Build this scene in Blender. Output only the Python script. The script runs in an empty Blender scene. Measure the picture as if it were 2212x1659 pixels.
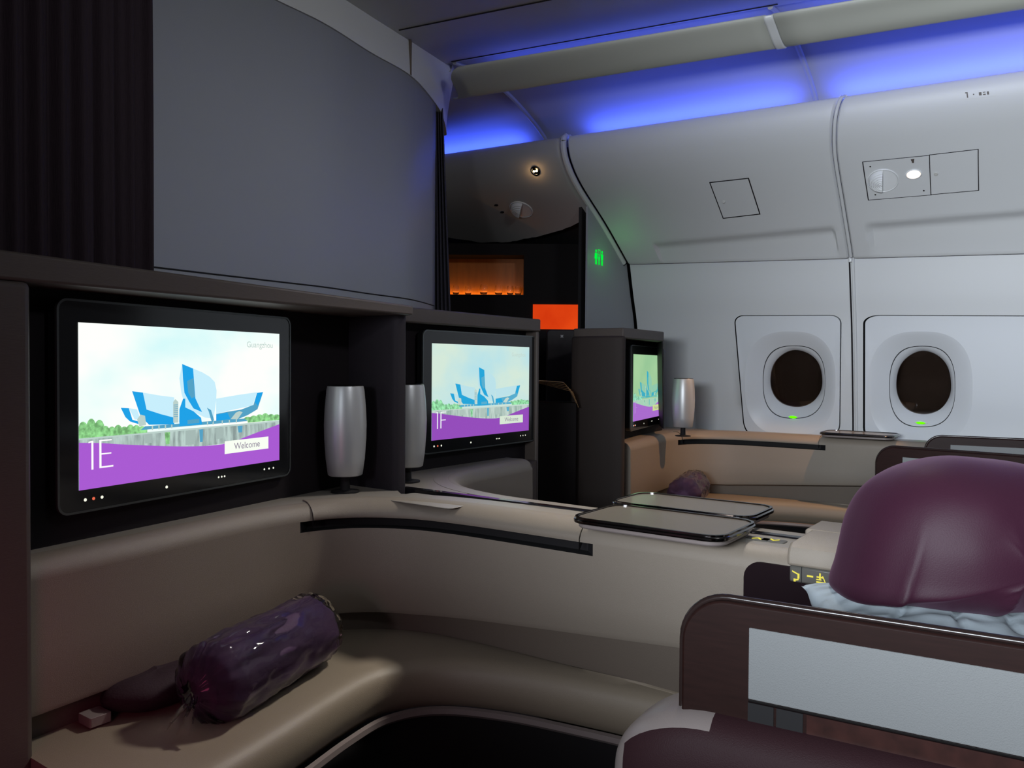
import bpy, math, random
from mathutils import Vector, Matrix, noise, geometry
random.seed(7)
scene = bpy.context.scene
COL = scene.collection
PI = math.pi
# ------------------------------------------------------------------ camera
W, H, F = 2212.0, 1659.0, 1740.0
YAW = math.radians(54.3); PIT = math.radians(1.3); ROL = 0.0073
CAM = Vector((0, 0, 1.2))
fw = Vector((math.sin(YAW)*math.cos(PIT), math.cos(YAW)*math.cos(PIT), -math.sin(PIT)))
r0 = Vector((math.cos(YAW), -math.sin(YAW), 0)); u0 = r0.cross(fw)
rt = r0*math.cos(ROL) + u0*math.sin(ROL); up = rt.cross(fw)
cd = bpy.data.cameras.new('camera'); cam = bpy.data.objects.new('camera', cd); COL.objects.link(cam)
cam.matrix_world = Matrix(((rt.x, up.x, -fw.x, CAM.x), (rt.y, up.y, -fw.y, CAM.y), (rt.z, up.z, -fw.z, CAM.z), (0, 0, 0, 1)))
cd.sensor_width = 36; cd.lens = F/W*36; cd.clip_start = 0.02
scene.camera = cam
def ray(px, py): return fw + rt*((px-W/2)/F) - up*((py-H/2)/F)
def PZ(px, py, z): d = ray(px, py); return CAM + d*((z-CAM.z)/d.z)
def PX(px, py, x): d = ray(px, py); return CAM + d*(x/d.x)
def PY(px, py, y): d = ray(px, py); return CAM + d*(y/d.y)
def PD(px, py, k): return CAM + ray(px, py)*k
# ------------------------------------------------------------------ materials
def srgb(r, g, b):
    f = lambda c: (c/255/12.92) if c/255 <= .04045 else ((c/255+.055)/1.055)**2.4
    return (f(r), f(g), f(b), 1)
def mat(name, col, rough=.5, metal=0, bump=0, scale=200, coat=0, var=0, spec=.5, trans=0, ior=1.45, stretch=None):
    m = bpy.data.materials.new(name); m.use_nodes = True; nt = m.node_tree; b = nt.nodes['Principled BSDF']
    b.inputs['Base Color'].default_value = (*col[:3], 1); b.inputs['Roughness'].default_value = rough
    b.inputs['Metallic'].default_value = metal; b.inputs['Coat Weight'].default_value = coat
    b.inputs['Coat Roughness'].default_value = .08
    b.inputs['Specular IOR Level'].default_value = spec; b.inputs['Transmission Weight'].default_value = trans; b.inputs['IOR'].default_value = ior
    tc = nt.nodes.new('ShaderNodeTexCoord'); mp = nt.nodes.new('ShaderNodeMapping'); nt.links.new(tc.outputs['Object'], mp.inputs[0])
    if stretch: mp.inputs['Scale'].default_value = stretch
    n = nt.nodes.new('ShaderNodeTexNoise'); n.inputs['Scale'].default_value = scale; n.inputs['Detail'].default_value = 3
    nt.links.new(mp.outputs[0], n.inputs['Vector'])
    if bump:
        bp = nt.nodes.new('ShaderNodeBump'); bp.inputs['Strength'].default_value = bump; bp.inputs['Distance'].default_value = .002
        nt.links.new(n.outputs['Fac'], bp.inputs['Height']); nt.links.new(bp.outputs[0], b.inputs['Normal'])
    if var:
        mx = nt.nodes.new('ShaderNodeMix'); mx.data_type = 'RGBA'
        mx.inputs[6].default_value = (*[c*(1-var) for c in col[:3]], 1); mx.inputs[7].default_value = (*[min(1, c*(1+var)) for c in col[:3]], 1)
        nt.links.new(n.outputs['Fac'], mx.inputs[0]); nt.links.new(mx.outputs[2], b.inputs['Base Color'])
    return m
def emit(name, col, s=1):
    m = bpy.data.materials.new(name); m.use_nodes = True; nt = m.node_tree; nt.nodes.clear()
    e = nt.nodes.new('ShaderNodeEmission'); e.inputs[0].default_value = (*col[:3], 1); e.inputs[1].default_value = s
    o = nt.nodes.new('ShaderNodeOutputMaterial'); nt.links.new(e.outputs[0], o.inputs[0]); return m
def emit_noise(name, c1, c2, scale, s=1, stretch=(1, 1, 1), lo=.35, hi=.65):
    m = emit(name, c1, s); nt = m.node_tree; e = [n for n in nt.nodes if n.type == 'EMISSION'][0]
    tc = nt.nodes.new('ShaderNodeTexCoord'); mp = nt.nodes.new('ShaderNodeMapping'); mp.inputs['Scale'].default_value = stretch
    n = nt.nodes.new('ShaderNodeTexNoise'); n.inputs['Scale'].default_value = scale; n.inputs['Detail'].default_value = 4
    cr = nt.nodes.new('ShaderNodeValToRGB'); cr.color_ramp.elements[0].color = (*c1[:3], 1); cr.color_ramp.elements[1].color = (*c2[:3], 1)
    cr.color_ramp.elements[0].position = lo; cr.color_ramp.elements[1].position = hi
    nt.links.new(tc.outputs['Object'], mp.inputs[0]); nt.links.new(mp.outputs[0], n.inputs['Vector']); nt.links.new(n.outputs['Fac'], cr.inputs[0]); nt.links.new(cr.outputs[0], e.inputs[0])
    return m
M = {}
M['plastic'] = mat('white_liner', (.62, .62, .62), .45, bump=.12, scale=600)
M['plug'] = mat('window_liner', (.66, .67, .69), .4, bump=.08, scale=600)
M['ceil'] = mat('ceiling_liner', (.50, .49, .46), .55, bump=.1, scale=500)
M['cove'] = mat('cove_liner', (.40, .40, .42), .7, spec=.2)
M['rail'] = mat('rail_plastic', (.52, .52, .46), .5)
M['bulk'] = mat('bulkhead_laminate', (.34, .35, .375), .42, bump=.25, scale=900)
M['fascia'] = mat('cornice_plastic', (.58, .58, .56), .5)
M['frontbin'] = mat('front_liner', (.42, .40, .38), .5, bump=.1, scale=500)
M['seam'] = mat('seam_black', (.012, .011, .012), .7)
M['leather'] = mat('taupe_leather', (.27, .228, .185), .42, bump=.35, scale=900, var=.05)
M['leathertop'] = mat('taupe_top', (.30, .27, .235), .33, bump=.15, scale=900, var=.05)
M['cushion'] = mat('cushion_leather', (.29, .24, .18), .42, bump=.3, scale=700, var=.05)
M['band'] = mat('dark_taupe', (.15, .12, .095), .6, bump=.3, scale=800)
M['housing'] = mat('brown_laminate', (.092, .072, .062), .5, bump=.15, scale=60, var=.12, stretch=(1, 1, 14))
M['darkpost'] = mat('dark_brown_matt', (.035, .024, .020), .7, bump=.2, scale=400)  # dark brown for the window suite post
M['recess'] = mat('recess_black', (.014, .011, .013), .65, spec=.2, bump=.2, scale=900)
M['parti'] = mat('partition_suede', (.014, .010, .015), .8, bump=.3, scale=900)
M['bezel'] = mat('bezel_black', (.012, .013, .014), .12, spec=.6)
M['bezelrim'] = mat('bezel_rim', (.09, .1, .1), .25, metal=.5)
M['silver'] = mat('satin_aluminium', (.50, .51, .52), .38, metal=.4, bump=.05, scale=900)
M['black'] = mat('gloss_black', (.01, .009, .011), .1)
M['edgetrim'] = mat('edge_trim_dark', (.02, .012, .011), .22)
M['matt'] = mat('matt_black', (.008, .007, .008), .8)
M['tray'] = mat('tray_veneer', (.15, .125, .10), .34, var=.2, scale=40, stretch=(14, 1, 1), coat=.25)
M['chrome'] = mat('dark_chrome', (.16, .15, .15), .12, metal=1)
M['wood'] = mat('dark_veneer', (.016, .006, .005), .5, var=.35, scale=25, stretch=(1, 1, 10), spec=.15)
M['burl'] = mat('red_burl', (.03, .009, .007), .35, var=.8, scale=45)
M['felt'] = mat('grey_felt', (.19, .195, .197), .9, bump=.5, scale=700, var=.04)
M['maroonbody'] = mat('maroon_fabric', (.03, .012, .015), .6, spec=.2, bump=.3, scale=700)
M['capbody'] = mat('arm_cap', (.24, .20, .19), .35, bump=.1, scale=700)
M['curtain'] = mat('purple_curtain', (.022, .011, .017), .85, bump=.5, scale=300, stretch=(1, 1, .1), var=.3)
M['curtain2'] = mat('charcoal_curtain', (.05, .045, .06), .85, bump=.5, scale=300, stretch=(1, 1, .1))
M['velvet'] = mat('purple_velvet', (.036, .008, .020), .55, bump=.12, scale=500, var=.1, spec=.3)
M['velvet'].node_tree.nodes['Principled BSDF'].inputs['Sheen Weight'].default_value = .12
M['velvet'].node_tree.nodes['Principled BSDF'].inputs['Sheen Tint'].default_value = (.6, .3, .5, 1)
M['cotton'] = mat('white_cotton', (.48, .55, .60), .85, bump=.4, scale=60)
M['roll'] = mat('purple_quilt', (.075, .034, .085), .75, bump=.3, scale=80, var=.1, coat=.0)
M['film'] = mat('plastic_film', (.95, .95, 1), .08, trans=1, ior=1.3, spec=.5, bump=1.0, scale=18)
M['carpet'] = mat('dark_carpet', (.02, .014, .016), .95, bump=.6, scale=500)
M['cab'] = mat('dark_cabinet', (.007, .004, .004), .6, var=.3, scale=20, stretch=(1, 1, 8), spec=.2)
M['amber'] = mat('amber_veneer', (.5, .17, .03), .3, var=.25, scale=12, stretch=(3, 3, .6))
M['glass'] = mat('clear_glass', (1, 1, 1), .02, trans=1, ior=1.5)
M['pane'] = mat('window_glass', (.6, .52, .48), .02, trans=1, ior=1.75)
M['outer'] = mat('outside_tan_reflection', (.07, .05, .035), .5)  # dark outside, with the tan cabin's reflection put into the colour
M['lens'] = mat('vent_white', (.72, .72, .72), .3)
M['btn'] = mat('button_grey', (.10, .095, .085), .35)
M['paper'] = mat('newsprint', (.85, .50, .24), .8, var=.2, scale=60)
M['laceblack'] = mat('chair_black', (.02, .014, .014), .55, var=.6, scale=40)
M['e_green'] = emit('led_green', (.13, 1.0, .0), 1.3)
M['e_sign'] = emit('sign_green', (.0, 1.0, .06), .9)
M['e_yellow'] = emit('icon_yellow', (.95, .85, .12), .9)
M['e_white'] = emit('dot_white', (.9, .9, .75), 1.1)
M['e_red'] = emit('dot_red', (.9, .16, .08), .9)
M['e_lamp'] = emit('reading_lamp_glow', (1.0, .78, .62), 6)
M['e_amber'] = emit('amber_dot', (1.0, .72, .28), 3)
M['e_redpanel'] = emit_noise('orange_backlight', (.62, .035, .004), (.80, .07, .008), 2.5)
# ------------------------------------------------------------------ mesh helpers
class MB:
    def __init__(s): s.v = []; s.f = []; s.m = []
    def add(s, vs, fs, mi=0):
        o = len(s.v); s.v += [Vector(v) for v in vs]; s.f += [tuple(i+o for i in f) for f in fs]; s.m += [mi]*len(fs); return s
    def grid(s, fn, nu, nv, mi=0, cu=False, mfn=None):
        vs = [fn(i/(nu if not cu else nu), j/nv) for j in range(nv+1) for i in range(nu+(0 if cu else 1))]
        n = nu if cu else nu+1; fs = []; ms = []
        for j in range(nv):
            for i in range(nu):
                k = (i+1) % n if cu else i+1
                fs.append((j*n+i, j*n+k, (j+1)*n+k, (j+1)*n+i)); ms.append(mfn(i, j) if mfn else mi)
        o = len(s.v); s.v += [Vector(v) for v in vs]; s.f += [tuple(a+o for a in f) for f in fs]; s.m += ms; return s
    def box(s, a, b, mi=0, X=None):
        vs = [Vector((x, y, z)) for x in (a[0], b[0]) for y in (a[1], b[1]) for z in (a[2], b[2])]
        if X is not None: vs = [X @ v for v in vs]
        return s.add(vs, [(0, 1, 3, 2), (4, 6, 7, 5), (0, 4, 5, 1), (2, 3, 7, 6), (0, 2, 6, 4), (1, 5, 7, 3)], mi)
    def prism(s, poly, z0, z1, mi=0, X=None):
        n = len(poly); vs = [Vector((p[0], p[1], z0)) for p in poly]+[Vector((p[0], p[1], z1)) for p in poly]
        if X is not None: vs = [X @ v for v in vs]
        return s.add(vs, [tuple(reversed(range(n))), tuple(range(n, 2*n))]+[(i, (i+1) % n, (i+1) % n+n, i+n) for i in range(n)], mi)
    def lathe(s, prof, n=32, X=None, mi=0, sx=1, sy=1):
        vs = []
        for r, z in prof:
            for k in range(n):
                a = 2*PI*k/n; p = Vector((r*math.cos(a)*sx, r*math.sin(a)*sy, z)); vs.append(X @ p if X is not None else p)
        fs = [(j*n+k, j*n+(k+1) % n, (j+1)*n+(k+1) % n, (j+1)*n+k) for j in range(len(prof)-1) for k in range(n)]
        fs += [tuple(reversed(range(n))), tuple(range((len(prof)-1)*n, len(prof)*n))]
        return s.add(vs, fs, mi)
    def tube(s, path, r, n=8, mi=0, caps=True):
        path = [Vector(p) for p in path]; vs = []
        for i, p in enumerate(path):
            t = (path[min(i+1, len(path)-1)]-path[max(i-1, 0)]).normalized()
            a = t.cross(Vector((0, 0, 1)));  a = t.cross(Vector((1, 0, 0))) if a.length < .1 else a
            a.normalize(); b = t.cross(a); rr = r[i] if isinstance(r, list) else r
            vs += [p+(a*math.cos(2*PI*k/n)+b*math.sin(2*PI*k/n))*rr for k in range(n)]
        fs = [(j*n+k, j*n+(k+1) % n, (j+1)*n+(k+1) % n, (j+1)*n+k) for j in range(len(path)-1) for k in range(n)]
        if caps: fs += [tuple(reversed(range(n))), tuple(range((len(path)-1)*n, len(path)*n))]
        return s.add(vs, fs, mi)
TW = {}
def link(name, me, parent):
    o = bpy.data.objects.new(name, me); COL.objects.link(o)
    if parent is not None: o.parent = parent
    return o
def part(name, mb, m, parent=None, smooth=35, bevel=0, X=None, seg=2, solid=0, sub=0):
    """vertices are in world space (or in X's frame); linked as one mesh object"""
    inv = TW[parent.name].inverted() if parent is not None else Matrix()
    T = inv @ X if X is not None else inv
    org = Vector((0, 0, 0))
    vs = [T @ v for v in mb.v]
    if parent is None and vs:
        lo = Vector([min(v[i] for v in vs) for i in range(3)]); hi = Vector([max(v[i] for v in vs) for i in range(3)])
        org = Vector(((lo.x+hi.x)/2, (lo.y+hi.y)/2, lo.z)); vs = [v-org for v in vs]
    me = bpy.data.meshes.new(name); me.from_pydata(vs, [], mb.f); me.validate()
    ms = m if isinstance(m, (list, tuple)) else [m]
    for a in ms: me.materials.append(a)
    if len(me.polygons) == len(mb.m):
        me.polygons.foreach_set('material_index', mb.m)
    import bmesh
    bm = bmesh.new(); bm.from_mesh(me); bmesh.ops.remove_doubles(bm, verts=bm.verts, dist=1e-6); bmesh.ops.recalc_face_normals(bm, faces=bm.faces); bm.to_mesh(me); bm.free()
    if smooth:
        me.polygons.foreach_set('use_smooth', [True]*len(me.polygons)); me.set_sharp_from_angle(angle=math.radians(smooth))
    o = link(name, me, parent); o.location = org
    TW[o.name] = (TW[parent.name] if parent is not None else Matrix()) @ Matrix.Translation(org)
    if solid:
        md = o.modifiers.new('thick', 'SOLIDIFY'); md.thickness = solid; md.offset = 0
    if bevel:
        md = o.modifiers.new('bevel', 'BEVEL'); md.width = bevel; md.segments = seg; md.limit_method = 'ANGLE'; md.angle_limit = math.radians(40); md.harden_normals = False
    if sub:
        md = o.modifiers.new('sub', 'SUBSURF'); md.levels = sub; md.render_levels = sub
    return o
def root(name, loc, label=None, cat=None, group=None, kind=None):
    o = bpy.data.objects.new(name, None); COL.objects.link(o); o.location = loc; o.empty_display_size = .05
    TW[o.name] = Matrix.Translation(Vector(loc)); tag(o, label, cat, group, kind); return o
def tag(o, label=None, cat=None, group=None, kind=None):
    if label: o['label'] = label
    if cat: o['category'] = cat
    if group: o['group'] = group
    if kind: o['kind'] = kind
    return o
def struct(o, label, cat): return tag(o, label, cat, None, 'structure')
def rrect(w, h, r, n=6):
    out = []
    for cx, cy, a0 in ((w/2-r, h/2-r, 0), (-w/2+r, h/2-r, PI/2), (-w/2+r, -h/2+r, PI), (w/2-r, -h/2+r, 1.5*PI)):
        out += [(cx+r*math.cos(a0+k*PI/2/n), cy+r*math.sin(a0+k*PI/2/n)) for k in range(n+1)]
    return out
def cr(pts, t):
    n = len(pts)-1; t = max(0, min(n-1e-9, t)); i = int(t); f = t-i
    P = [Vector(pts[max(0, min(n, k))]) for k in (i-1, i, i+1, i+2)]
    return .5*((2*P[1])+(-P[0]+P[2])*f+(2*P[0]-5*P[1]+4*P[2]-P[3])*f*f+(-P[0]+3*P[1]-3*P[2]+P[3])*f**3)
def spline(pts, n):
    return [cr(pts, k/n*(len(pts)-1)) for k in range(n+1)]
def resample(pts, n):
    L = [0]
    for a, b in zip(pts, pts[1:]): L.append(L[-1]+(b-a).length)
    out = []; j = 0
    for k in range(n+1):
        d = L[-1]*k/n
        while j < len(L)-2 and L[j+1] < d: j += 1
        f = (d-L[j])/max(1e-9, L[j+1]-L[j]); out.append(pts[j].lerp(pts[j+1], min(1, f)))
    return out
_tc = {}
def text_geo(s, size, ext=0):
    cu = bpy.data.curves.new('t', 'FONT'); cu.body = s; cu.size = size; cu.align_x = 'CENTER'; cu.align_y = 'CENTER'; cu.extrude = ext
    o = bpy.data.objects.new('t', cu); COL.objects.link(o); bpy.context.view_layer.update()
    me = bpy.data.meshes.new_from_object(o.evaluated_get(bpy.context.evaluated_depsgraph_get()))
    vs = [v.co.copy() for v in me.vertices]; fs = [tuple(p.vertices) for p in me.polygons]
    bpy.data.objects.remove(o); bpy.data.meshes.remove(me); bpy.data.curves.remove(cu)
    return vs, fs
# ------------------------------------------------------------------ right side wall surface
UL = [(3.93, 2.44), (3.83, 2.475), (3.81, 2.42), (3.85, 2.33), (3.97, 2.22), (4.26, 2.04), (4.55, 1.835)]
UR = [(4.12, 2.42), (4.02, 2.455), (4.0, 2.40), (4.04, 2.31), (4.15, 2.20), (4.40, 1.98), (4.645, 1.755)]
LL = [(4.585, 1.86), (4.64, 1.66), (4.70, 1.46), (4.76, 1.1), (4.80, .8), (4.80, .1)]
LR = [(4.675, 1.79), (4.73, 1.58), (4.78, 1.4), (4.84, 1.05), (4.88, .75), (4.88, .05)]
def surf(A, B):
    def S(Y, t, dep=0):
        f = (2.39-Y)/(2.39-.25); f = min(1.8, f)
        a = cr(A, t); b = cr(B, t); p = a.lerp(b, f)
        if t > 6: p += (t-6)*10*(p-cr(A, 5.9).lerp(cr(B, 5.9), f))
        if dep:
            q = (cr(A, min(t+.05, len(A)-1)).lerp(cr(B, min(t+.05, len(B)-1)), f)-cr(A, max(t-.05, 0)).lerp(cr(B, max(t-.05, 0)), f))
            n = Vector((-q.y, q.x)).normalized()      # outward (away from the cabin)
            if n.x < 0: n = -n
            p = p + n*dep
        return Vector((p.x, Y, p.y))
    return S
SU = surf(UL, UR); SL = surf(LL, LR)
def onwall(S, px, py, Y=1., t=2.):
    for _ in range(25):
        def err(Y, t):
            d = S(Y, t)-CAM; k = d.dot(fw); return Vector((W/2+F*d.dot(rt)/k-px, H/2-F*d.dot(up)/k-py))
        e = err(Y, t); h = 1e-3; a = (err(Y+h, t)-e)/h; b = (err(Y, t+h)-e)/h; det = a.x*b.y-a.y*b.x
        if abs(det) < 1e-9: break
        Y -= (e.x*b.y-e.y*b.x)/det; t -= (a.x*e.y-a.y*e.x)/det; t = max(0.02, min(5.98, t))
        if e.length < .01: break
    return Y, t
# joint between the two wall bays
jU = [onwall(SU, 1809, 225, 1, 1.5), onwall(SU, 1818, 400, 1, 4), onwall(SU, 1836, 556, 1, 5.8)]
jL = [onwall(SL, 1838, 580, 1, .4), onwall(SL, 1845, 940, 1, 3.5)]
def yj(t): 
    (a, ta), (b, tb) = jU[0], jU[2]; return a+(b-a)*(t-ta)/(tb-ta)
def yjl(t):
    (a, ta), (b, tb) = jL; return a+(b-a)*(t-ta)/(tb-ta)
# upper panels, each with the scooped hand-hold along the bottom
def upper_panel(name, y0f, y1f, ra, rb, rt0a, rt0b, depth, m, tend=lambda Y: 6.0, t0=.75, ny=60):
    """ra/rb: Y range of scoop (aft, fore); rt0: t of crease at aft/fore"""
    mb = MB(); T = [t0+(6.0-t0)*k/72 for k in range(73)]
    ys = sorted(set([k/ny for k in range(ny+1)]))
    def f(i, j):
        u = i/ny; v = j/96
        y0 = y0f(0); y1 = y1f(0); Y = y0+(y1-y0)*u
        te = tend(Y); t = t0+(te-t0)*v
        Y = y0f(t)+(y1f(t)-y0f(t))*u; d = 0
        if ra is not None:
            w = .012
            e = min((Y-ra)/w, (rb-Y)/w); e = max(0, min(1, e))
            tc = rt0a+(rt0b-rt0a)*(Y-ra)/(rb-ra)
            g = (t-tc)/.16; g = max(0, min(1, g))
            d = depth*e*g*max(0, min(1, (5.97-t)/(5.97-tc)))
        # rolled ends of the panel
        ed = min(abs(Y-y0f(t)), abs(Y-y1f(t))); 
        if ed < .015: d += .012*(1-ed/.015)**2
        if t > 5.9: d += .01*((t-5.9)/.1)**2
        return SU(Y, t, d) if d else SU(Y, t)
    n = ny+1
    us = sorted([k/ny for k in range(ny+1)])
    if ra is not None:
        y0, y1 = y0f(5), y1f(5)
        for yy in (ra, ra+.012, rb, rb-.012): us.append((yy-y0)/(y1-y0))
    us += [.0015, .004, .008, 1-.0015, 1-.004, 1-.008]
    us = sorted(x for x in us if 0 <= x <= 1)
    nv = 110
    vs = []
    for j in range(nv+1):
        for u in us: vs.append(f(u*ny, j/nv*96))
    n = len(us); fs = [(j*n+i, j*n+i+1, (j+1)*n+i+1, (j+1)*n+i) for j in range(nv) for i in range(n-1)]
    mb.add(vs, fs); return part(name, mb, m, smooth=28)
def rY(px, py): return onwall(SU, px, py, 1, 5)
a1 = rY(1800, 489); b1 = rY(1408, 526); a2 = onwall(SU, 2212, 455, .3, 5); b2 = rY(1868, 484)
sl2 = (a2[1]-b2[1])/(a2[0]-b2[0])
o = upper_panel('wall_right_upper', lambda t: yj(t)+.008, lambda t: 2.375, a1[0], b1[0], a1[1], b1[1], .035, M['plastic'])
struct(o, 'curved white upper side panel with the small square access hatch', 'wall panel')
o = upper_panel('wall_right_upper', lambda t: -1.2, lambda t: yj(t)-.012, -1.15, b2[0], b2[1]+sl2*(-1.15-b2[0]), b2[1], .035, M['plastic'])
struct(o, 'curved white upper side panel carrying the lit reading light', 'wall panel')
# front bay over the lounge
def proj(P):
    d = P-CAM; k = d.dot(fw); return W/2+F*d.dot(rt)/k, H/2-F*d.dot(up)/k
_edge = [(900, 500), (975, 514), (1040, 523), (1100, 522), (1180, 506), (1230, 490), (1268, 468), (1400, 420)]
_tf = {}
def tfront(Y):
    k_ = round(Y, 4)
    if k_ not in _tf: _tf[k_] = tfront_(Y)
    return _tf[k_]
def tfront_(Y):
    t = 2.5
    while t < 6.8:
        x, y = proj(SU(Y, t)); q = max(0, min(len(_edge)-2, sum(1 for e in _edge if e[0] < x)-1)); (xa_, ya_), (xb_, yb_) = _edge[q], _edge[q+1]
        if y > ya_+(yb_-ya_)*(x-xa_)/(xb_-xa_): break
        t += .02
    return t
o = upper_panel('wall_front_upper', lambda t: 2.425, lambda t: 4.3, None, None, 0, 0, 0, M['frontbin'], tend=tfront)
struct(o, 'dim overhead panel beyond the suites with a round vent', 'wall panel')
# rolled bead between front bay and side panel, beads at the joint
mb = MB(); mb.tube([SU(2.40, .3+t*.1, .004) for t in range(0, 57)], .017, 10)
struct(part('trim_1', mb, M['plastic']), 'rounded joint bead between dim front panel and white side panel', 'trim')
mb = MB(); mb.tube([SU(yj(.6+t*.1)-.004, .6+t*.1, .003) for t in range(0, 54)], .0085, 10)
struct(part('trim_2', mb, M['plastic']), 'thin bead running down the joint of the upper side panels', 'trim')
mb = MB(); mb.tube([SL(yjl(t*.1)-.012, t*.1, -.001) for t in range(0, 49)], .0085, 10)
struct(part('trim_3', mb, M['plastic']), 'thin bead running down between the two windows', 'trim')
p = SL(yjl(.1)-.002, .15, -.012); mb = MB(); mb.lathe([(.001, -.02), (.009, -.016), (.011, 0), (.009, .012), (.001, .016)], 12, Matrix.Translation(p))
struct(part('trim_4', mb, M['lens']), 'small white cap where the joint beads meet', 'trim')
# dark backing behind the joints
mb = MB(); mb.grid(lambda u, v: SU(-1.3+5.6*u, 1.6+4.4*v, .09), 40, 30)
mb.grid(lambda u, v: SL(-1.3+5.6*u, 5*v, .16), 30, 20)
struct(part('wall_right_backing', mb, M['seam']), 'dark void behind the side wall panels', 'wall')
# lower liner with holes for the window plugs
def quad_map(S, corners):
    c = [onwall(S, *p, 1, 2) for p in corners]      # TL TR BR BL
    def Q(u, v):
        Y = (1-v)*((1-u)*c[0][0]+u*c[1][0])+v*((1-u)*c[3][0]+u*c[2][0]); t = (1-v)*((1-u)*c[0][1]+u*c[1][1])+v*((1-u)*c[3][1]+u*c[2][1]); return Y, t
    return Q
Q1 = quad_map(SL, [(1587, 683), (1815, 682), (1812, 944), (1608, 937)])
Q2 = quad_map(SL, [(1869, 682), (2300, 684), (2290, 990), (1868, 955)])
def outline(Q, n=8, r=.09, e=0):
    pts = []
    for cx, cy, a0 in ((1-r, r, -PI/2), (1-r, 1-r, 0), (r, 1-r, PI/2), (r, r, PI)):
        pts += [Q(cx+(r+e)*math.cos(a0+k*PI/2/n), cy+(r+e)*math.sin(a0+k*PI/2/n)) for k in range(n+1)]
    return pts
def inside(p, poly):
    c = False; n = len(poly)
    for i in range(n):
        (x1, y1), (x2, y2) = poly[i], poly[i-1]
        if (y1 > p[1]) != (y2 > p[1]) and p[0] < (x2-x1)*(p[1]-y1)/(y2-y1)+x1: c = not c
    return c
def cdt_patch(S, bounds, holes, mi, mb, step=(.05, .12), dep=0, keep=None):
    (ya, yb), (ta, tb) = bounds; pts = []; edges = []
    ny = int((yb-ya)/step[0]); nt = int((tb-ta)/step[1])
    for hpoly in holes:
        o = len(pts); n = len(hpoly); pts += [Vector(p) for p in hpoly]; edges += [(o+i, o+(i+1) % n) for i in range(n)]
    for i in range(ny+1):
        for j in range(nt+1):
            p = (ya+(yb-ya)*i/ny, ta+(tb-ta)*j/nt)
            if not any(inside(p, h) for h in holes): pts.append(Vector(p))
    r = geometry.delaunay_2d_cdt(pts, edges, [], 0, 1e-5)
    fs = []
    for f in r[2]:
        c = sum((r[0][k] for k in f), Vector((0, 0)))/len(f)
        if not any(inside(c, h) for h in holes) and (keep is None or keep(c)): fs.append(tuple(f))
    mb.add([S(v.x, v.y, dep) for v in r[0]], fs, mi)
h1 = outline(Q1, e=.012); h2 = outline(Q2, e=.012)
mb = MB(); cdt_patch(SL, ((-1.2, 2.385), (0, 5)), [h1, h2], 0, mb, keep=lambda c: not (abs(c.x-yjl(c.y)-.004) < .0001))
struct(part('wall_right', mb, M['plastic'], smooth=40), 'white lower side wall around the two cabin windows', 'wall')
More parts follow.
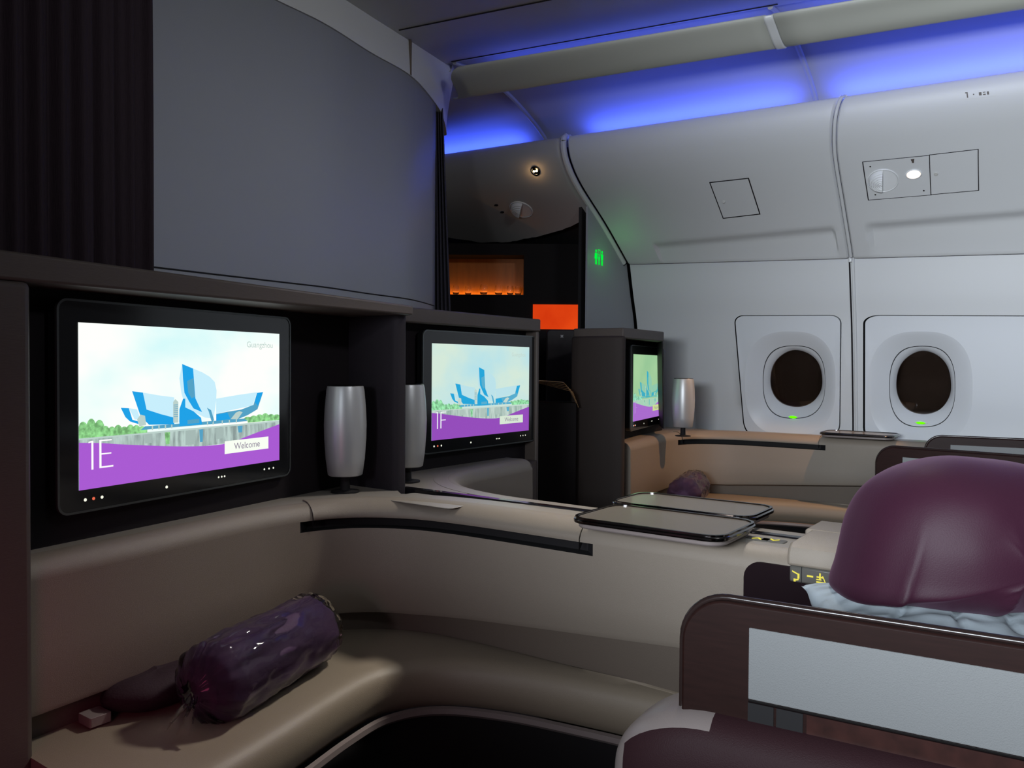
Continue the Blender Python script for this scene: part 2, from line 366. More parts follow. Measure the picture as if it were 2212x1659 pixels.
# thin dark joint line on the lower wall
mb = MB(); mb.grid(lambda u, v: SL(yjl(4.9*v)+.001+.009*u, 4.9*v, -.0015), 1, 30)
struct(part('trim_5', mb, M['recess']), 'dark joint line between the two windows', 'trim')
def window(name, Q, dish, rim, glass, label, green):
    c = SL(*Q(.5, .5)); rw = root(name, c-Vector((0, 0, .2)), label, 'window', kind='structure')
    def ell(cen, rx, ry, p, n=72, dep=0):      # superellipse from pixels on the wall surface
        out = []
        for k in range(n):
            a = 2*PI*k/n; ca, sa = math.cos(a), math.sin(a)
            s = (abs(ca)**p+abs(sa)**p)**(-1/p); out.append((cen[0]+rx*s*ca, cen[1]+ry*s*sa))
        return out
    def Sd(px, py, dep):
        Y, t = onwall(SL, px, py, 1, 2.5); return Y, t
    d0 = [onwall(SL, x, y, 1, 2.4) for x, y in ell(*dish)]
    d1 = [onwall(SL, x, y, 1, 2.4) for x, y in ell(*rim)]
    # plug face with a hole for the dish
    ol = outline(Q); mb = MB()
    ys = [p[0] for p in ol]; ts = [p[1] for p in ol]
    cdt_patch(SL, ((min(ys), max(ys)), (min(ts), max(ts))), [d0, ol], 0, mb) if False else None
    pts = [Vector(p) for p in ol]+[Vector(p) for p in d0]; n1 = len(ol); n2 = len(d0)
    ed = [(i, (i+1) % n1) for i in range(n1)]+[(n1+i, n1+(i+1) % n2) for i in range(n2)]
    for i in range(24):
        for j in range(24):
            p = (min(ys)+(max(ys)-min(ys))*(i+.5)/24, min(ts)+(max(ts)-min(ts))*(j+.5)/24)
            if inside(p, ol) and not inside(p, d0): pts.append(Vector(p))
    r = geometry.delaunay_2d_cdt(pts, ed, [], 0, 1e-5); fs = []
    for f in r[2]:
        cc = sum((r[0][k] for k in f), Vector((0, 0)))/len(f)
        if inside(cc, ol) and not inside(cc, d0): fs.append(tuple(f))
    mb.add([SL(v.x, v.y, -.0005) for v in r[0]], fs)
    # folded edge of the plug
    n = len(ol); mb.add([SL(a, b, -.0005) for a, b in ol]+[SL(a, b, .03) for a, b in ol], [(i, (i+1) % n, (i+1) % n+n, i+n) for i in range(n)])
    part('surround', mb, M['plug'], rw, smooth=40)
    # smooth dish
    mb = MB(); K = 10; n = len(d0); rings = []
    for k in range(K+1):
        f = k/K; dep = .048*(f**1.25)
        rings += [SL(a[0]+(b[0]-a[0])*f, a[1]+(b[1]-a[1])*f, dep-.0005) for a, b in zip(d0, d1)]
    mb.add(rings, [(k*n+i, k*n+(i+1) % n, (k+1)*n+(i+1) % n, (k+1)*n+i) for k in range(K) for i in range(n)])
    part('recess', mb, M['plug'], rw, smooth=60)
    cy = sum(p[0] for p in d1)/n; ct = sum(p[1] for p in d1)/n
    hy = max(abs(p[0]-cy) for p in d1); ht_ = max(abs(p[1]-ct) for p in d1)
    def sc(f, ft, dep, ot=0):
        k = max(0, min(1, (1-f)/.16)); out = []
        for p in d1:
            a_, b_ = (p[0]-cy)/hy, (p[1]-ct)/ht_; q = (abs(a_)**2.7+abs(b_)**2.7)**(1/2.7); e_ = math.hypot(a_, b_); g_ = 1+k*.85*(q/max(e_, 1e-6)-1)
            out.append(SL(cy+(p[0]-cy)*f*g_, ct+ot+(p[1]-ct)*ft*g_, dep))
        return out
    mb = MB(); rr = [sc(1.0, 1.0, .0475), sc(1.0, 1.0, .053), sc(.985, .98, .056), sc(.93, .93, .066), sc(.84, .79, .095, -.05), sc(.83, .77, .108, -.05)]
    allv = [v for q in rr for v in q]; mb.add(allv, [(k*n+i, k*n+(i+1) % n, (k+1)*n+(i+1) % n, (k+1)*n+i) for k in range(5) for i in range(n)])
    part('reveal', mb, M['plug'], rw, smooth=50)
    mb = MB(); g = sc(1.005, 1.005, .0505); g2 = sc(.985, .985, .0505); mb.add(g+g2, [(i, (i+1) % n, (i+1) % n+n, i+n) for i in range(n)])
    part('seal', mb, M['seam'], rw)
    mb = MB(); g = sc(.845, .80, .098, -.05); g2 = sc(.845, .80, .101, -.05)
    mb.add(g+g2, [tuple(range(n)), tuple(reversed(range(n, 2*n)))]+[(i, (i+1) % n, (i+1) % n+n, i+n) for i in range(n)])
    part('pane', mb, M['pane'], rw, smooth=0)
    mb = MB(); g = sc(.87, .82, .11, -.05); g2 = sc(.87, .82, .15, -.05)
    mb.add(g+g2, [tuple(range(n, 2*n))]+[(i, (i+1) % n, (i+1) % n+n, i+n) for i in range(n)])
    part('outer_pane', mb, M['outer'], rw, smooth=0)
    # shade switch with its green light
    Y, t = onwall(SL, green[0], green[1], 1, 3); mb = MB()
    def sw(dy, dt, dep): return SL(Y+dy, t+dt, dep)
    k = .1
    mb.add([sw(.036, 0, .044), sw(0, -.03, .038), sw(-.036, 0, .044), sw(0, .034, .038)], [(0, 1, 2, 3)]); SWI = part('shade_switch', mb, M['lens'], rw, smooth=0)
    mb = MB(); mb.add([sw(.026, 0, .034), sw(.013, -.02, .034), sw(-.013, -.02, .034), sw(-.026, 0, .034), sw(-.013, .024, .034), sw(.013, .024, .034)], [(0, 1, 2, 3, 4, 5)])
    q = part('switch_light', mb, M['e_green'], SWI, smooth=0); q['label'] = 'glowing green switch light'
window('window_1', Q1, ((1707, 828), 98, 112, 2.7), ((1710, 828), 68, 79, 2.7), None, 'left cabin window, beside the silver lamp', (1709, 903))
window('window_2', Q2, ((1989, 838), 112, 122, 2.7), ((1989, 838), 72, 88, 2.7), None, 'right cabin window, under the lit reading light', (1986, 916))
# hatch, reading light plate etc. on the upper panels
def wall_plate(S, corners, dep, gap=.0035):
    c = [onwall(S, *p, 1, 4.3) for p in corners]
    def Q(u, v, d=dep):
        Y = (1-v)*((1-u)*c[0][0]+u*c[1][0])+v*((1-u)*c[3][0]+u*c[2][0]); t = (1-v)*((1-u)*c[0][1]+u*c[1][1])+v*((1-u)*c[3][1]+u*c[2][1]); return S(Y, t, d)
    return Q
def plate_mesh(Q, d0, d1, u0=0, u1=1, v0=0, v1=1, n=8):
    mb = MB(); mb.grid(lambda u, v: Q(u0+(u1-u0)*u, v0+(v1-v0)*v, d1), n, n)
    for a, b in (((u0, v0), (u1, v0)), ((u1, v0), (u1, v1)), ((u1, v1), (u0, v1)), ((u0, v1), (u0, v0))):
        mb.grid(lambda u, v: Q(a[0]+(b[0]-a[0])*u, a[1]+(b[1]-a[1])*u, d1+(d0-d1)*v), n, 1)
    return mb
def frame_mesh(Q, w, d, h=None):
    mb = MB()
    h = h or w
    for (x0, y0, x1, y1) in ((-w, -h, 1+w, 0), (-w, 1, 1+w, 1+h), (-w, 0, 0, 1), (1, 0, 1+w, 1)):
        mb.grid(lambda u, v: Q(x0+(x1-x0)*u, y0+(y1-y0)*v, d), 6, 6)
    return mb
hq = wall_plate(SU, [(1535, 395), (1616, 386), (1640, 461), (1563, 470)], -.001)
rh = root('access_hatch', hq(.5, 1, 0), 'small square access hatch with a round latch in the white upper panel', 'hatch')
part('gap', frame_mesh(hq, .03, -.0012), M['recess'], rh); part('cover', plate_mesh(hq, .002, -.0022), M['plastic'], rh)
c = hq(.17, .55, -.004); mb = MB(); mb.lathe([(.0085, -.003), (.0085, .003), (.006, .004), (.006, .002), (.001, .002)], 16, Matrix.Translation(c) @ Matrix.Rotation(math.radians(-115), 4, 'Y')); part('latch', mb, M['ceil'], rh)
pq = wall_plate(SU, [(1865, 350), (2007, 336), (2010, 420), (1877, 431)], -.001)
rp = root('reading_light', pq(.5, 1, 0), 'lit reading light and ribbed air outlet on a plate over the right window', 'reading light')
part('gap', frame_mesh(pq, .018, -.0012), M['recess'], rp); part('plate', plate_mesh(pq, .002, -.0025), M['plastic'], rp)
def nrm(Q, u, v):
    a = Q(u+.05, v, 0)-Q(u-.05, v, 0); b = Q(u, v+.05, 0)-Q(u, v-.05, 0); n = a.cross(b).normalized()
    if n.x > 0: n = -n
    return n
def frame_at(p, n, xhint):
    z = n; x = (xhint-z*xhint.dot(z)).normalized(); y = z.cross(x)
    return Matrix(((x.x, y.x, z.x, p.x), (x.y, y.y, z.y, p.y), (x.z, y.z, z.z, p.z), (0, 0, 0, 1)))
def vent(Q, u, v, rad, parent, tilt, M1=None, ang=0):
    n = nrm(Q, u, v); X = frame_at(Q(u, v, -.001), n, Vector((0, 1, 0))) @ Matrix.Rotation(ang, 4, 'Z')
    mb = MB(); mb.lathe([(rad, -.002), (rad, .004), (rad*.96, .006), (rad*.93, .004), (rad*.93, 0)], 36, X); part('bezel', mb, M['lens'], parent)
    # half dome with ribs
    mb = MB(); prof = []
    def dome(uu, vv):
        a = PI*uu; b = vv
        r = rad*.9*b; ca, sa = math.cos(a), math.sin(a)
        z = .003+rad*.55*math.sqrt(max(0, 1-b*b))+.0022*(math.sin(b*44)) 
        return X @ Vector((r*ca, r*sa, z))
    mb.grid(dome, 20, 40); mb.grid(lambda uu, vv: X @ Vector((rad*.9*(2*uu-1), 0, .003+vv*(rad*.55*math.sqrt(max(0, 1-(2*uu-1)**2))))), 24, 2)
    part('ribbed_outlet', mb, M['lens'], parent, smooth=60)
    mb = MB(); mb.grid(lambda uu, vv: X @ Vector((rad*.88*(1-.0)*math.cos(PI+PI*uu)*vv, rad*.88*math.sin(PI+PI*uu)*vv, .0035)), 20, 4); part('shutter', mb, M['lens'], parent)
    return X
vent(pq, .27, .54, .071, rp, 0, ang=-.15+PI/2+PI)
nn = nrm(pq, .75, .5); lampP = pq(.76, .44, -.004); X = frame_at(lampP, nn, Vector((0, 1, 0)))
mb = MB(); mb.lathe([(.034, -.002), (.036, .002), (.031, .005), (.028, .002), (.027, -.001)], 28, X, sx=1, sy=.8); part('lamp_ring', mb, M['lens'], rp)
mb = MB(); mb.lathe([(.001, .006), (.015, .005), (.025, .001)][::-1], 28, X, sx=1, sy=.8); q = part('lamp_bulb', mb, M['e_lamp'], rp); q['label'] = 'bright warm lamp'
for (u, v) in ((.1, .14), (.12, .88), (.9, .88)):
    mb = MB(); mb.lathe([(.004, -.001), (.004, .001), (.001, .002)], 10, frame_at(pq(u, v, -.003), nn, Vector((0, 1, 0)))); part('screw', mb, M['chrome'], rp)
mb = MB(); Xi = frame_at(pq(.76, .13, -.003), nn, Vector((0, 1, 0))); mb.lathe([(.005, 0), (.005, .001), (.001, .001)], 10, Xi @ Matrix.Translation((0, 0, 0))); mb.add([Xi @ Vector(v) for v in ((-.008, -.018, .0005), (.008, -.018, .0005), (.004, .0, .0005), (-.004, .0, .0005))], [(0, 1, 2, 3)])
q = part('lamp_symbol', mb, M['housing'], rp, smooth=0)
kq = wall_plate(SU, [(2009, 335), (2112, 323), (2113, 410), (2012, 419)], -.001)
rk = root('access_hatch', kq(.5, 1, 0), 'blank rectangular cover plate right of the lit reading light', 'hatch')
part('gap', frame_mesh(kq, .02, -.0012), M['recess'], rk); part('cover', plate_mesh(kq, .002, -.0025), M['plastic'], rk)
c = kq(.12, .5, -.004); mb = MB(); mb.lathe([(.0085, -.003), (.0085, .003), (.006, .004), (.006, .002), (.001, .002)], 16, frame_at(c, nn, Vector((0, 1, 0)))); part('latch', mb, M['ceil'], rk)
# seat row placard
tq = wall_plate(SU, [(2078, 198), (2150, 190), (2152, 207), (2080, 215)], -.001)
rs = root('row_placard', tq(.5, 1, 0), 'tiny row number placard high on the right upper panel', 'placard')
part('plate', plate_mesh(tq, .001, -.0015), M['plastic'], rs)
mb = MB(); 
def tqb(u0_, u1_, v0_, v1_): mb.grid(lambda u, v: tq(u0_+(u1_-u0_)*u, v0_+(v1_-v0_)*v, -.0022), 1, 1)
tqb(.13, .17, .15, .85); tqb(.09, .14, .15, .3); tqb(.32, .36, .45, .6); tqb(.5, .58, .35, .75); tqb(.62, .7, .35, .45); tqb(.62, .7, .6, .75); tqb(.74, .8, .35, .75)
part('print', mb, M['housing'], rs, smooth=0)
# front bay fittings
fq = wall_plate(SU, [(1085, 425), (1150, 432), (1185, 478), (1095, 490)], -.001)
fc = onwall(SU, 1126, 452, 2.7, 4.5)
def FQ(u, v, d=-.001): return SU(fc[0]-(u-.5)*.3, fc[1]+(v-.5)*1.0, d)
rv = root('air_outlet', SU(fc[0], fc[1], -.002)-Vector((0, 0, .06)), 'round ribbed air outlet on the dim front panel', 'air vent')
vent(FQ, .5, .5, .075, rv, 0, ang=.9+PI)
fl = onwall(SU, 1157, 369, 2.6, 3.2)
def FL(u, v, d=-.001): return SU(fl[0]-(u-.5)*.3, fl[1]+(v-.5)*1.0, d)
X = frame_at(SU(fl[0], fl[1], -.002), nrm(FL, .5, .5), Vector((0, 1, 0)))
rl = root('spot_light', X.translation, 'small amber spot lamp above the round vent', 'light')
mb = MB(); mb.lathe([(.03, -.002), (.03, .003), (.022, .004), (.02, .001)], 24, X); part('ring', mb, M['chrome'], rl)
mb = MB(); mb.lathe([(.007, .001), (.006, .004), (.001, .005)], 12, X @ Matrix.Translation((-.008, 0, 0))); mb.lathe([(.007, .001), (.006, .004), (.001, .005)], 12, X @ Matrix.Translation((.009, 0, 0))); part('bulb', mb, emit('amber_bulb', (1, .78, .4), 6), rl)
for (px, py) in ((1072, 443), (1085, 458)):
    g = onwall(SU, px, py, 2.8, 4.5); X2 = frame_at(SU(g[0], g[1], -.001), nrm(FQ, .5, .5), Vector((0, 1, 0)))
    mb = MB(); mb.lathe([(.014, -.002), (.014, .002), (.010, .003), (.009, -.0)], 18, X2, sy=.6, sx=1); tag(part('panel_latch', mb, M['matt']), 'small black latch left of the round front vent, '+('upper one' if py < 450 else 'lower one'), 'latch')
# ------------------------------------------------------------------ ceiling, cove and rail
# stations along the cabin: rail bottom, rail top, ceiling edge taken as straight tapering lines
rb0, rb1 = PZ(970, 215, 2.545), PZ(1690, 100, 2.545)
rt0_, rt1_ = PZ(975, 150, 2.61), PZ(1680, 32, 2.61)
ce0, ce1 = PZ(975, 134, 2.70), PZ(1680, 10, 2.70)
def at(a, b, Y): f = (Y-b.y)/(a.y-b.y); return a.x*f+b.x*(1-f)
def CV(Y, v):
    ex = at(ce0, ce1, Y); lip = SU(Y, .35)
    pts = [(ex, 2.70), (ex+.12, 2.705), (ex+(lip.x-ex)*.45, 2.69), (ex+(lip.x-ex)*.78, 2.61), (lip.x+.04, 2.50), (lip.x+.09, 2.38)]
    q = cr(pts, v*5); return Vector((q.x, Y, q.y))
# cove bays
b1c = onwall(SU, 1790, 212, 1, 1)[0]; 
mb = MB(); mb.grid(lambda u, v: CV(-1.2+(b1c-.01+1.2)*u, v), 30, 24); o = struct(part('ceiling_cove', mb, M['cove'], smooth=60), 'blue-lit curved cove above the right window', 'ceiling panel')
mb = MB(); mb.grid(lambda u, v: CV(b1c+.01+(2.56-b1c)*u, v), 30, 24); o = struct(part('ceiling_cove', mb, M['cove'], smooth=60), 'blue-lit curved cove above the left window', 'ceiling panel')
mb = MB(); mb.grid(lambda u, v: CV(2.60+1.7*u, v), 30, 24); o = struct(part('ceiling_cove', mb, M['cove'], smooth=60), 'blue-lit cove over the dim front panel', 'ceiling panel')
mb = MB(); mb.grid(lambda u, v: CV(-1.3+5.6*u, v)+Vector((.02, 0, .03)), 30, 24); struct(part('ceiling_backing', mb, M['seam']), 'dark void behind the cove panels', 'ceiling')
for yy, nm in ((b1c, 'joint bead across the blue cove between the windows'), (2.58, 'joint bead across the blue cove over the front')):
    mb = MB(); mb.tube([CV(yy, k/24)+Vector((-.003, 0, -.004)) for k in range(25)], .013, 8); struct(part('trim_6' if yy < 2 else 'trim_7', mb, M['cove']), nm, 'trim')
# rail
def RAIL(Y, v, d=0):
    bx, tx = at(rb0, rb1, Y), at(rt0_, rt1_, Y)
    pts = [(bx+.02, 2.555), (bx, 2.543), (bx-.05, 2.552), (tx+.05, 2.585), (tx+.008, 2.606), (tx+.002, 2.618)]
    q = cr(pts, v*5); return Vector((q.x, Y, q.y+d))
yr = PZ(1688, 100, 2.545).y
for i, (a, b, lb) in enumerate(((yr+.012, 2.62, 'long beige light rail running below the ceiling, left section'), (-1.2, yr-.012, 'beige light rail below the ceiling, section cut by the right edge'))):
    mb = MB(); mb.grid(lambda u, v: RAIL(a+((b if b < 2 else 2.66-.20*v)-a)*u, v), 20, 20); struct(part('ceiling_rail', mb, M['rail'], smooth=60, solid=.006), lb, 'ceiling rail')
mb = MB(); mb.grid(lambda u, v: RAIL(yr-.018+.036*u, v)+Vector((-.006, 0, -.006)), 4, 20); struct(part('trim_8', mb, M['lens'], smooth=60, solid=.008), 'white clip joining the two light rail sections', 'trim')
# ceiling
cy0, cy1 = -1.2, 4.3
mb = MB(); mb.grid(lambda u, v: Vector((-1.5+(at(ce0, ce1, cy0+(cy1-cy0)*v)+1.5)*u, cy0+(cy1-cy0)*v, 2.70)), 4, 4); struct(part('ceiling', mb, M['ceil'], solid=.01), 'grey ceiling panels over the aisle', 'ceiling')
def strip(p, q, w, z, name, lb, m=None):
    d = (q-p).normalized(); s = Vector((-d.y, d.x, 0))*w/2; mb = MB(); mb.add([p-s, q-s, q+s, p+s, p-s+Vector((0, 0, .004)), q-s+Vector((0, 0, .004)), q+s+Vector((0, 0, .004)), p+s+Vector((0, 0, .004))], [(0, 1, 2, 3), (4, 7, 6, 5), (0, 4, 5, 1), (1, 5, 6, 2), (2, 6, 7, 3), (3, 7, 4, 0)])
    return struct(part(name, mb, m or M['recess']), lb, 'trim')
strip(PZ(862, 66, 2.6925), PZ(1300, -22, 2.6925), .006, 0, 'trim_9', 'dark seam across the ceiling')
strip(PZ(975, 134, 2.6925), PZ(1680, 10, 2.6925), .005, 0, 'trim_10', 'dark seam along the ceiling edge')
# ------------------------------------------------------------------ bulkhead with cornice
lowp = [(0.6, 2.34), (1.2, 2.36), (1.84, 2.397), (2.109, 2.41)] + [tuple(PZ(*p, 2.507).xy) for p in ((800, 112), (890, 165), (943, 226), (960, 262), (965, 292))]
topp = [(0.6, 2.30), (1.2, 2.33)] + [tuple(PZ(*p, 2.70).xy) for p in ((600, -92), (700, -31), (750, 0), (812, 40), (888, 88), (968, 139))] + [(3.12, 2.62), (3.25, 2.72), (3.38, 2.90)]
mb = MB()
lo = spline(lowp, 60); to = spline(topp, 60)
mb.grid(lambda u, v: Vector((lo[int(u*60+.5)].x*(1-v)+to[int(u*60+.5)].x*v, lo[int(u*60+.5)].y*(1-v)+to[int(u*60+.5)].y*v, 2.507+(2.70-2.507)*v)), 60, 6)
mb.grid(lambda u, v: Vector((lo[int(u*60+.5)].x+.0*v, lo[int(u*60+.5)].y+.14*v, 2.507+.002*v)), 60, 2)
struct(part('trim_11', mb, M['fascia'], smooth=50), 'pale curved cornice above the grey bulkhead', 'cornice')
pj = [PZ(888, 166, 2.509), PZ(888, 90, 2.698)]; d = (pj[0]-CAM).normalized()
mb = MB(); mb.add([pj[0]-rt*.005-fw*.03, pj[0]+rt*.005-fw*.03, pj[1]+rt*.005-fw*.03, pj[1]-rt*.005-fw*.03, pj[0]-rt*.004+fw*.02, pj[0]+rt*.004+fw*.02, pj[1]+rt*.004+fw*.02, pj[1]-rt*.004+fw*.02], [(0, 1, 2, 3), (0, 4, 5, 1), (1, 5, 6, 2), (2, 6, 7, 3), (3, 7, 4, 0), (4, 7, 6, 5)])
struct(part('trim_12', mb, M['band']), 'vertical seam in the pale cornice', 'trim')
wl = [(0.3, 2.30), (.8, 2.335)]+[(a_[0], a_[1]+.024) for a_ in lowp[1:7]]
ws = [p for p in resample([Vector((*p, 0)) for p in [tuple(q) for q in spline(wl, 60)]], 40)]
mb = MB(); mb.grid(lambda u, v: Vector((ws[int(u*40+.5)].x, ws[int(u*40+.5)].y, 2.508*v)), 40, 2)
struct(part('wall_front', mb, M['bulk'], smooth=60, solid=.03), 'large plain grey bulkhead above the suites', 'wall')
mb = MB(); mb.grid(lambda u, v: Vector((ws[int(u*40+.5)].x, ws[int(u*40+.5)].y-.0162, 1.497+.005*v)), 40, 1)
struct(part('trim_13', mb, M['seam'], solid=.002), 'dark seam low on the grey bulkhead', 'trim')
# curtains
def curtain(name, a, b, z0, z1, nf, amp, m, label):
    a = Vector(a); b = Vector(b); d = (b-a).normalized(); n = Vector((-d.y, d.x))
    def f(u, v):
        w = amp*(math.sin(u*nf*2*PI)+.35*math.sin(u*nf*4.3*PI+1+v)+.2*noise.noise(Vector((u*30, v*3, 1))))*(0.7+.4*(1-v))
        p = a+(b-a)*u+n*w; return Vector((p.x, p.y, z0+(z1-z0)*v))
    mb = MB(); mb.grid(f, int(nf*18), 14)
    return tag(part(name, mb, m, smooth=70, solid=.003), label, 'curtain')
e = PY(328, 300, 2.235)
curtain('curtain', (.45, 2.06), (e.x, 2.235), .02, 2.69, 13, .018, M['curtain'], 'dark purple pleated curtain at the left in front of the grey bulkhead')
mb = MB()
def gath(u, v):
    top = PD(934+22*u, 258, 4.17); bot = PD(930+48*u, 700, 4.17); k = v*1.9
    p = top.lerp(bot, k); z = 2.54-v*2.52; w = .012*math.sin(u*5*2*PI)
    return Vector((p.x, p.y, z))+Vector((fw.x, fw.y, 0))*w
mb.grid(gath, 60, 20); tag(part('curtain', mb, M['curtain2'], smooth=70, solid=.003), 'narrow charcoal curtain gathered at the end of the grey bulkhead', 'curtain')
# ------------------------------------------------------------------ front lounge
floor = MB(); floor.box((-1.6, -1.4, -.02), (4.95, 4.5, 0)); struct(part('floor', floor, M['carpet']), 'dark carpeted cabin floor', 'floor')
# white lavatory wall
prof = [(4.085, .0)]
for k in range(0, 61):
    s = SU(2.39, k*.1); 
    if s.x > 4.10: prof.append((s.x-.012, s.z-.004))
prof = [(4.085, .02), (4.085, prof[1][1])]+prof[1:]
for k in range(0, 51): s = SL(2.39, k*.1); prof.append((s.x-.014, s.z))
prof = [p for i, p in enumerate(prof) if i < 3 or p[1] < prof[i-1][1]]
mb = MB(); n = len(prof); mb.add([Vector((x, 2.40, z)) for x, z in prof]+[Vector((x, 2.412, z)) for x, z in prof], [tuple(range(n)), tuple(reversed(range(n, 2*n)))]+[(i, (i+1) % n, (i+1) % n+n, i+n) for i in range(n)])
struct(part('wall_front_right', mb, M['bulk'], smooth=30), 'tapered pale wall carrying the green lavatory sign', 'wall')
mb = MB(); mb.box((4.10, 2.45, 0), (4.9, 2.47, 2.3)); struct(part('wall_front_backing', mb, M['seam']), 'dark edge behind the tapered wall', 'wall')
# lavatory sign
sg = PY(1294, 556, 2.398); rs = root('lavatory_sign', sg-Vector((0, 0, .05)), 'glowing green lavatory sign with figures on the tapered pale wall', 'sign')
mb = MB(); u_ = lambda x, z: Vector((sg.x+x, 2.3975, sg.z+z))
def fig(cx, w, skirt=False):
    mb2 = MB(); s = .0105
    mb2.add([u_(cx+s*.8*math.cos(2*PI*k/12), .034+s*.9*math.sin(2*PI*k/12)) for k in range(12)], [tuple(range(12))])
    mb2.add([u_(cx-.014, .022), u_(cx+.014, .022), u_(cx+(.018 if skirt else .012), -.012), u_(cx-(.018 if skirt else .012), -.012)], [(0, 1, 2, 3)])
    mb2.add([u_(cx-.010, -.014), u_(cx-.002, -.014), u_(cx-.002, -.045), u_(cx-.010, -.045)], [(0, 1, 2, 3)]); mb2.add([u_(cx+.002, -.014), u_(cx+.010, -.014), u_(cx+.010, -.045), u_(cx+.002, -.045)], [(0, 1, 2, 3)])
    part('figure', mb2, M['e_sign'], rs, smooth=0)
fig(-.036, 1, True); fig(.036, 1)
for (x0, z0, x1, z1) in ((-.014, .012, .014, .016), (-.014, .042, .014, .046), (-.014, .016, -.010, .042), (.010, .016, .014, .042), (-.008, -.02, .008, .006), (-.006, -.045, .006, -.022)):
    mb.add([u_(x0, z0), u_(x1, z0), u_(x1, z1), u_(x0, z1)], [(0, 1, 2, 3)])
part('door_symbol', mb, M['e_sign'], rs, smooth=0)
# bar cabinet, facing the camera diagonal
DC = 5.2
def cabX():
    o_ = PD(1263, 790, DC); x = Vector((rt.x, rt.y, 0)).normalized(); y = Vector((fw.x, fw.y, 0)).normalized()
    return Matrix(((x.x, y.x, 0, o_.x), (x.y, y.y, 0, o_.y), (0, 0, 1, 0), (0, 0, 0, 1)))
CX = cabX(); CXi = CX.inverted()
def cp(px, py, dep=0): q = CXi @ PD(px, py, DC+dep); return q.x, q.z
xa, za = cp(925, 636); xb, zb = cp(1132, 552)
rc = root('bar_cabinet', CX @ Vector((-.5, .1, 0)), 'dark bar cabinet with an amber-lit glass shelf', 'cabinet')
mb = MB(); x0, x1 = -1.25, .12; zt = 1.985
mb.box((x0, 0, 0), (xa, .36, zt), X=CX); mb.box((xb, 0, 0), (x1, .36, zt), X=CX); mb.box((xa, 0, 0), (xb, .36, za), X=CX); mb.box((xa, 0, zb+.0), (xb, .36, zt), X=CX)
part('body', mb, M['cab'], rc)
mb = MB(); mb.box((xa, .20, za), (xb, .21, zb+.05), X=CX); part('alcove_back', mb, M['amber'], rc)
mb = MB(); mb.box((xa, .004, za-.006), (xb, .2, za+.001), X=CX); part('shelf', mb, M['amber'], rc)
def goblet(px, k, sc_=1.0):
    q = CXi @ PD(px, 636, DC+.07)
    x = q.x; X = CX @ Matrix.Translation((x, .07+.02*(k % 2), za+.002))
    h = .062*sc_; r = .023*sc_
    mb = MB(); pr = [(r*.55, 0), (r*.6, .002), (r*.85, h*.15), (r, h*.4), (r*.95, h*.7), (r*.72, h), (r*.66, h), (r*.88, h*.7), (r*.93, h*.4), (r*.75, h*.17), (.001, h*.1)]
    mb.lathe(pr, 20, X); return part('glass', mb, M['glass'], None, smooth=60)
for k, (px, lb) in enumerate(((985, 'clear glass on the amber shelf, half hidden by the curtain'), (1011, 'clear glass on the amber shelf, next to the half hidden one'), (1045, 'clear glass standing in the left middle of the amber shelf'), (1077, 'clear glass standing in the right middle of the amber shelf'), (1102, 'clear glass on the amber shelf, last but one on the right'), (1119, 'rightmost clear glass on the amber shelf'))):
    tag(goblet(px, k, 1.15 if k in (2, 3) else 1), lb, 'glass', 'glasses on the amber shelf')
# glowing panel
pa = cp(1151, 658); pb = cp(1264, 712)
mb = MB(); mb.box((pa[0], -.012, pb[1]), (pb[0]+.03, -.002, pa[1]), X=CX); tag(part('backlit_panel', mb, M['e_redpanel']), 'glowing orange-red backlit panel beside the tapered pale wall', 'light panel')
mb = MB(); mb.box((-2.2, .42, 0), (.6, .44, 2.7), X=CX); struct(part('wall_front_far', mb, M['seam']), 'black end wall behind the bar cabinet', 'wall')
# lounge counter and chair
k1 = cp(1130, 714, -.25); k2 = cp(1290, 714, -.25)
mb = MB(); mb.box((-.7, -.3, .9), (.02, -.02, cp(1200, 716, -.2)[1]), X=CX); mb.box((-.66, -.27, 0), (.02, -.02, .9), X=CX); tag(part('counter', mb, M['cab']), 'dark counter under the glowing orange panel', 'counter')
Xc = Matrix.Translation((0, 0, 0))
q0 = CXi @ PD(1213, 742, DC-.5); rch = root('lounge_chair', CX @ Vector((q0.x, q0.y, 0)), 'dark lounge chair back with a faint emblem, in front of the counter', 'chair')
mb = MB(); zt_ = (CXi @ PD(1213, 712, DC-.5)).z; w = 66/1740*(DC-.5)
mb.prism([(q0.x+a, q0.y*0+b) for a, b in rrect(w, 1.0, .02)], 0, .001) if False else None
pts = [(a, b) for a, b in rrect(w, .7, .025)]
mb = MB(); XX = CX @ Matrix.Translation((q0.x, q0.y, zt_-.35)) @ Matrix.Rotation(PI/2, 4, 'X'); mb.prism(pts, -.03, .03, X=XX); BK = part('backrest', mb, M['laceblack'], rch, bevel=.008)
mb = MB(); mb.prism([(.012*math.cos(k*PI/4)*(1 if k % 2 else .5), .012*math.sin(k*PI/4)*(1 if k % 2 else .5)+.31) for k in range(8)], .0305, .0315, X=XX); q = part('emblem', mb, M['ceil'], BK, smooth=0)
mb = MB(); mb.box((q0.x-w/2, q0.y-.45, .38), (q0.x+w/2, q0.y-.0, .48), X=CX); part('seat', mb, M['laceblack'], rch, bevel=.02)
for sx in (-1, 1):
    for yy in (-.42, -.03):
        mb = MB(); mb.box((q0.x+sx*(w/2-.03)-.012, q0.y+yy-.012, 0), (q0.x+sx*(w/2-.03)+.012, q0.y+yy+.012, .38), X=CX); part('leg', mb, M['chrome'], rch)
q1 = CXi @ PD(1256, 735, DC-.36); mb = MB()
mb.box((q1.x-.012, q1.y, q1.z-.05), (q1.x+.02, q1.y+.05, q1.z+.055), X=CX)
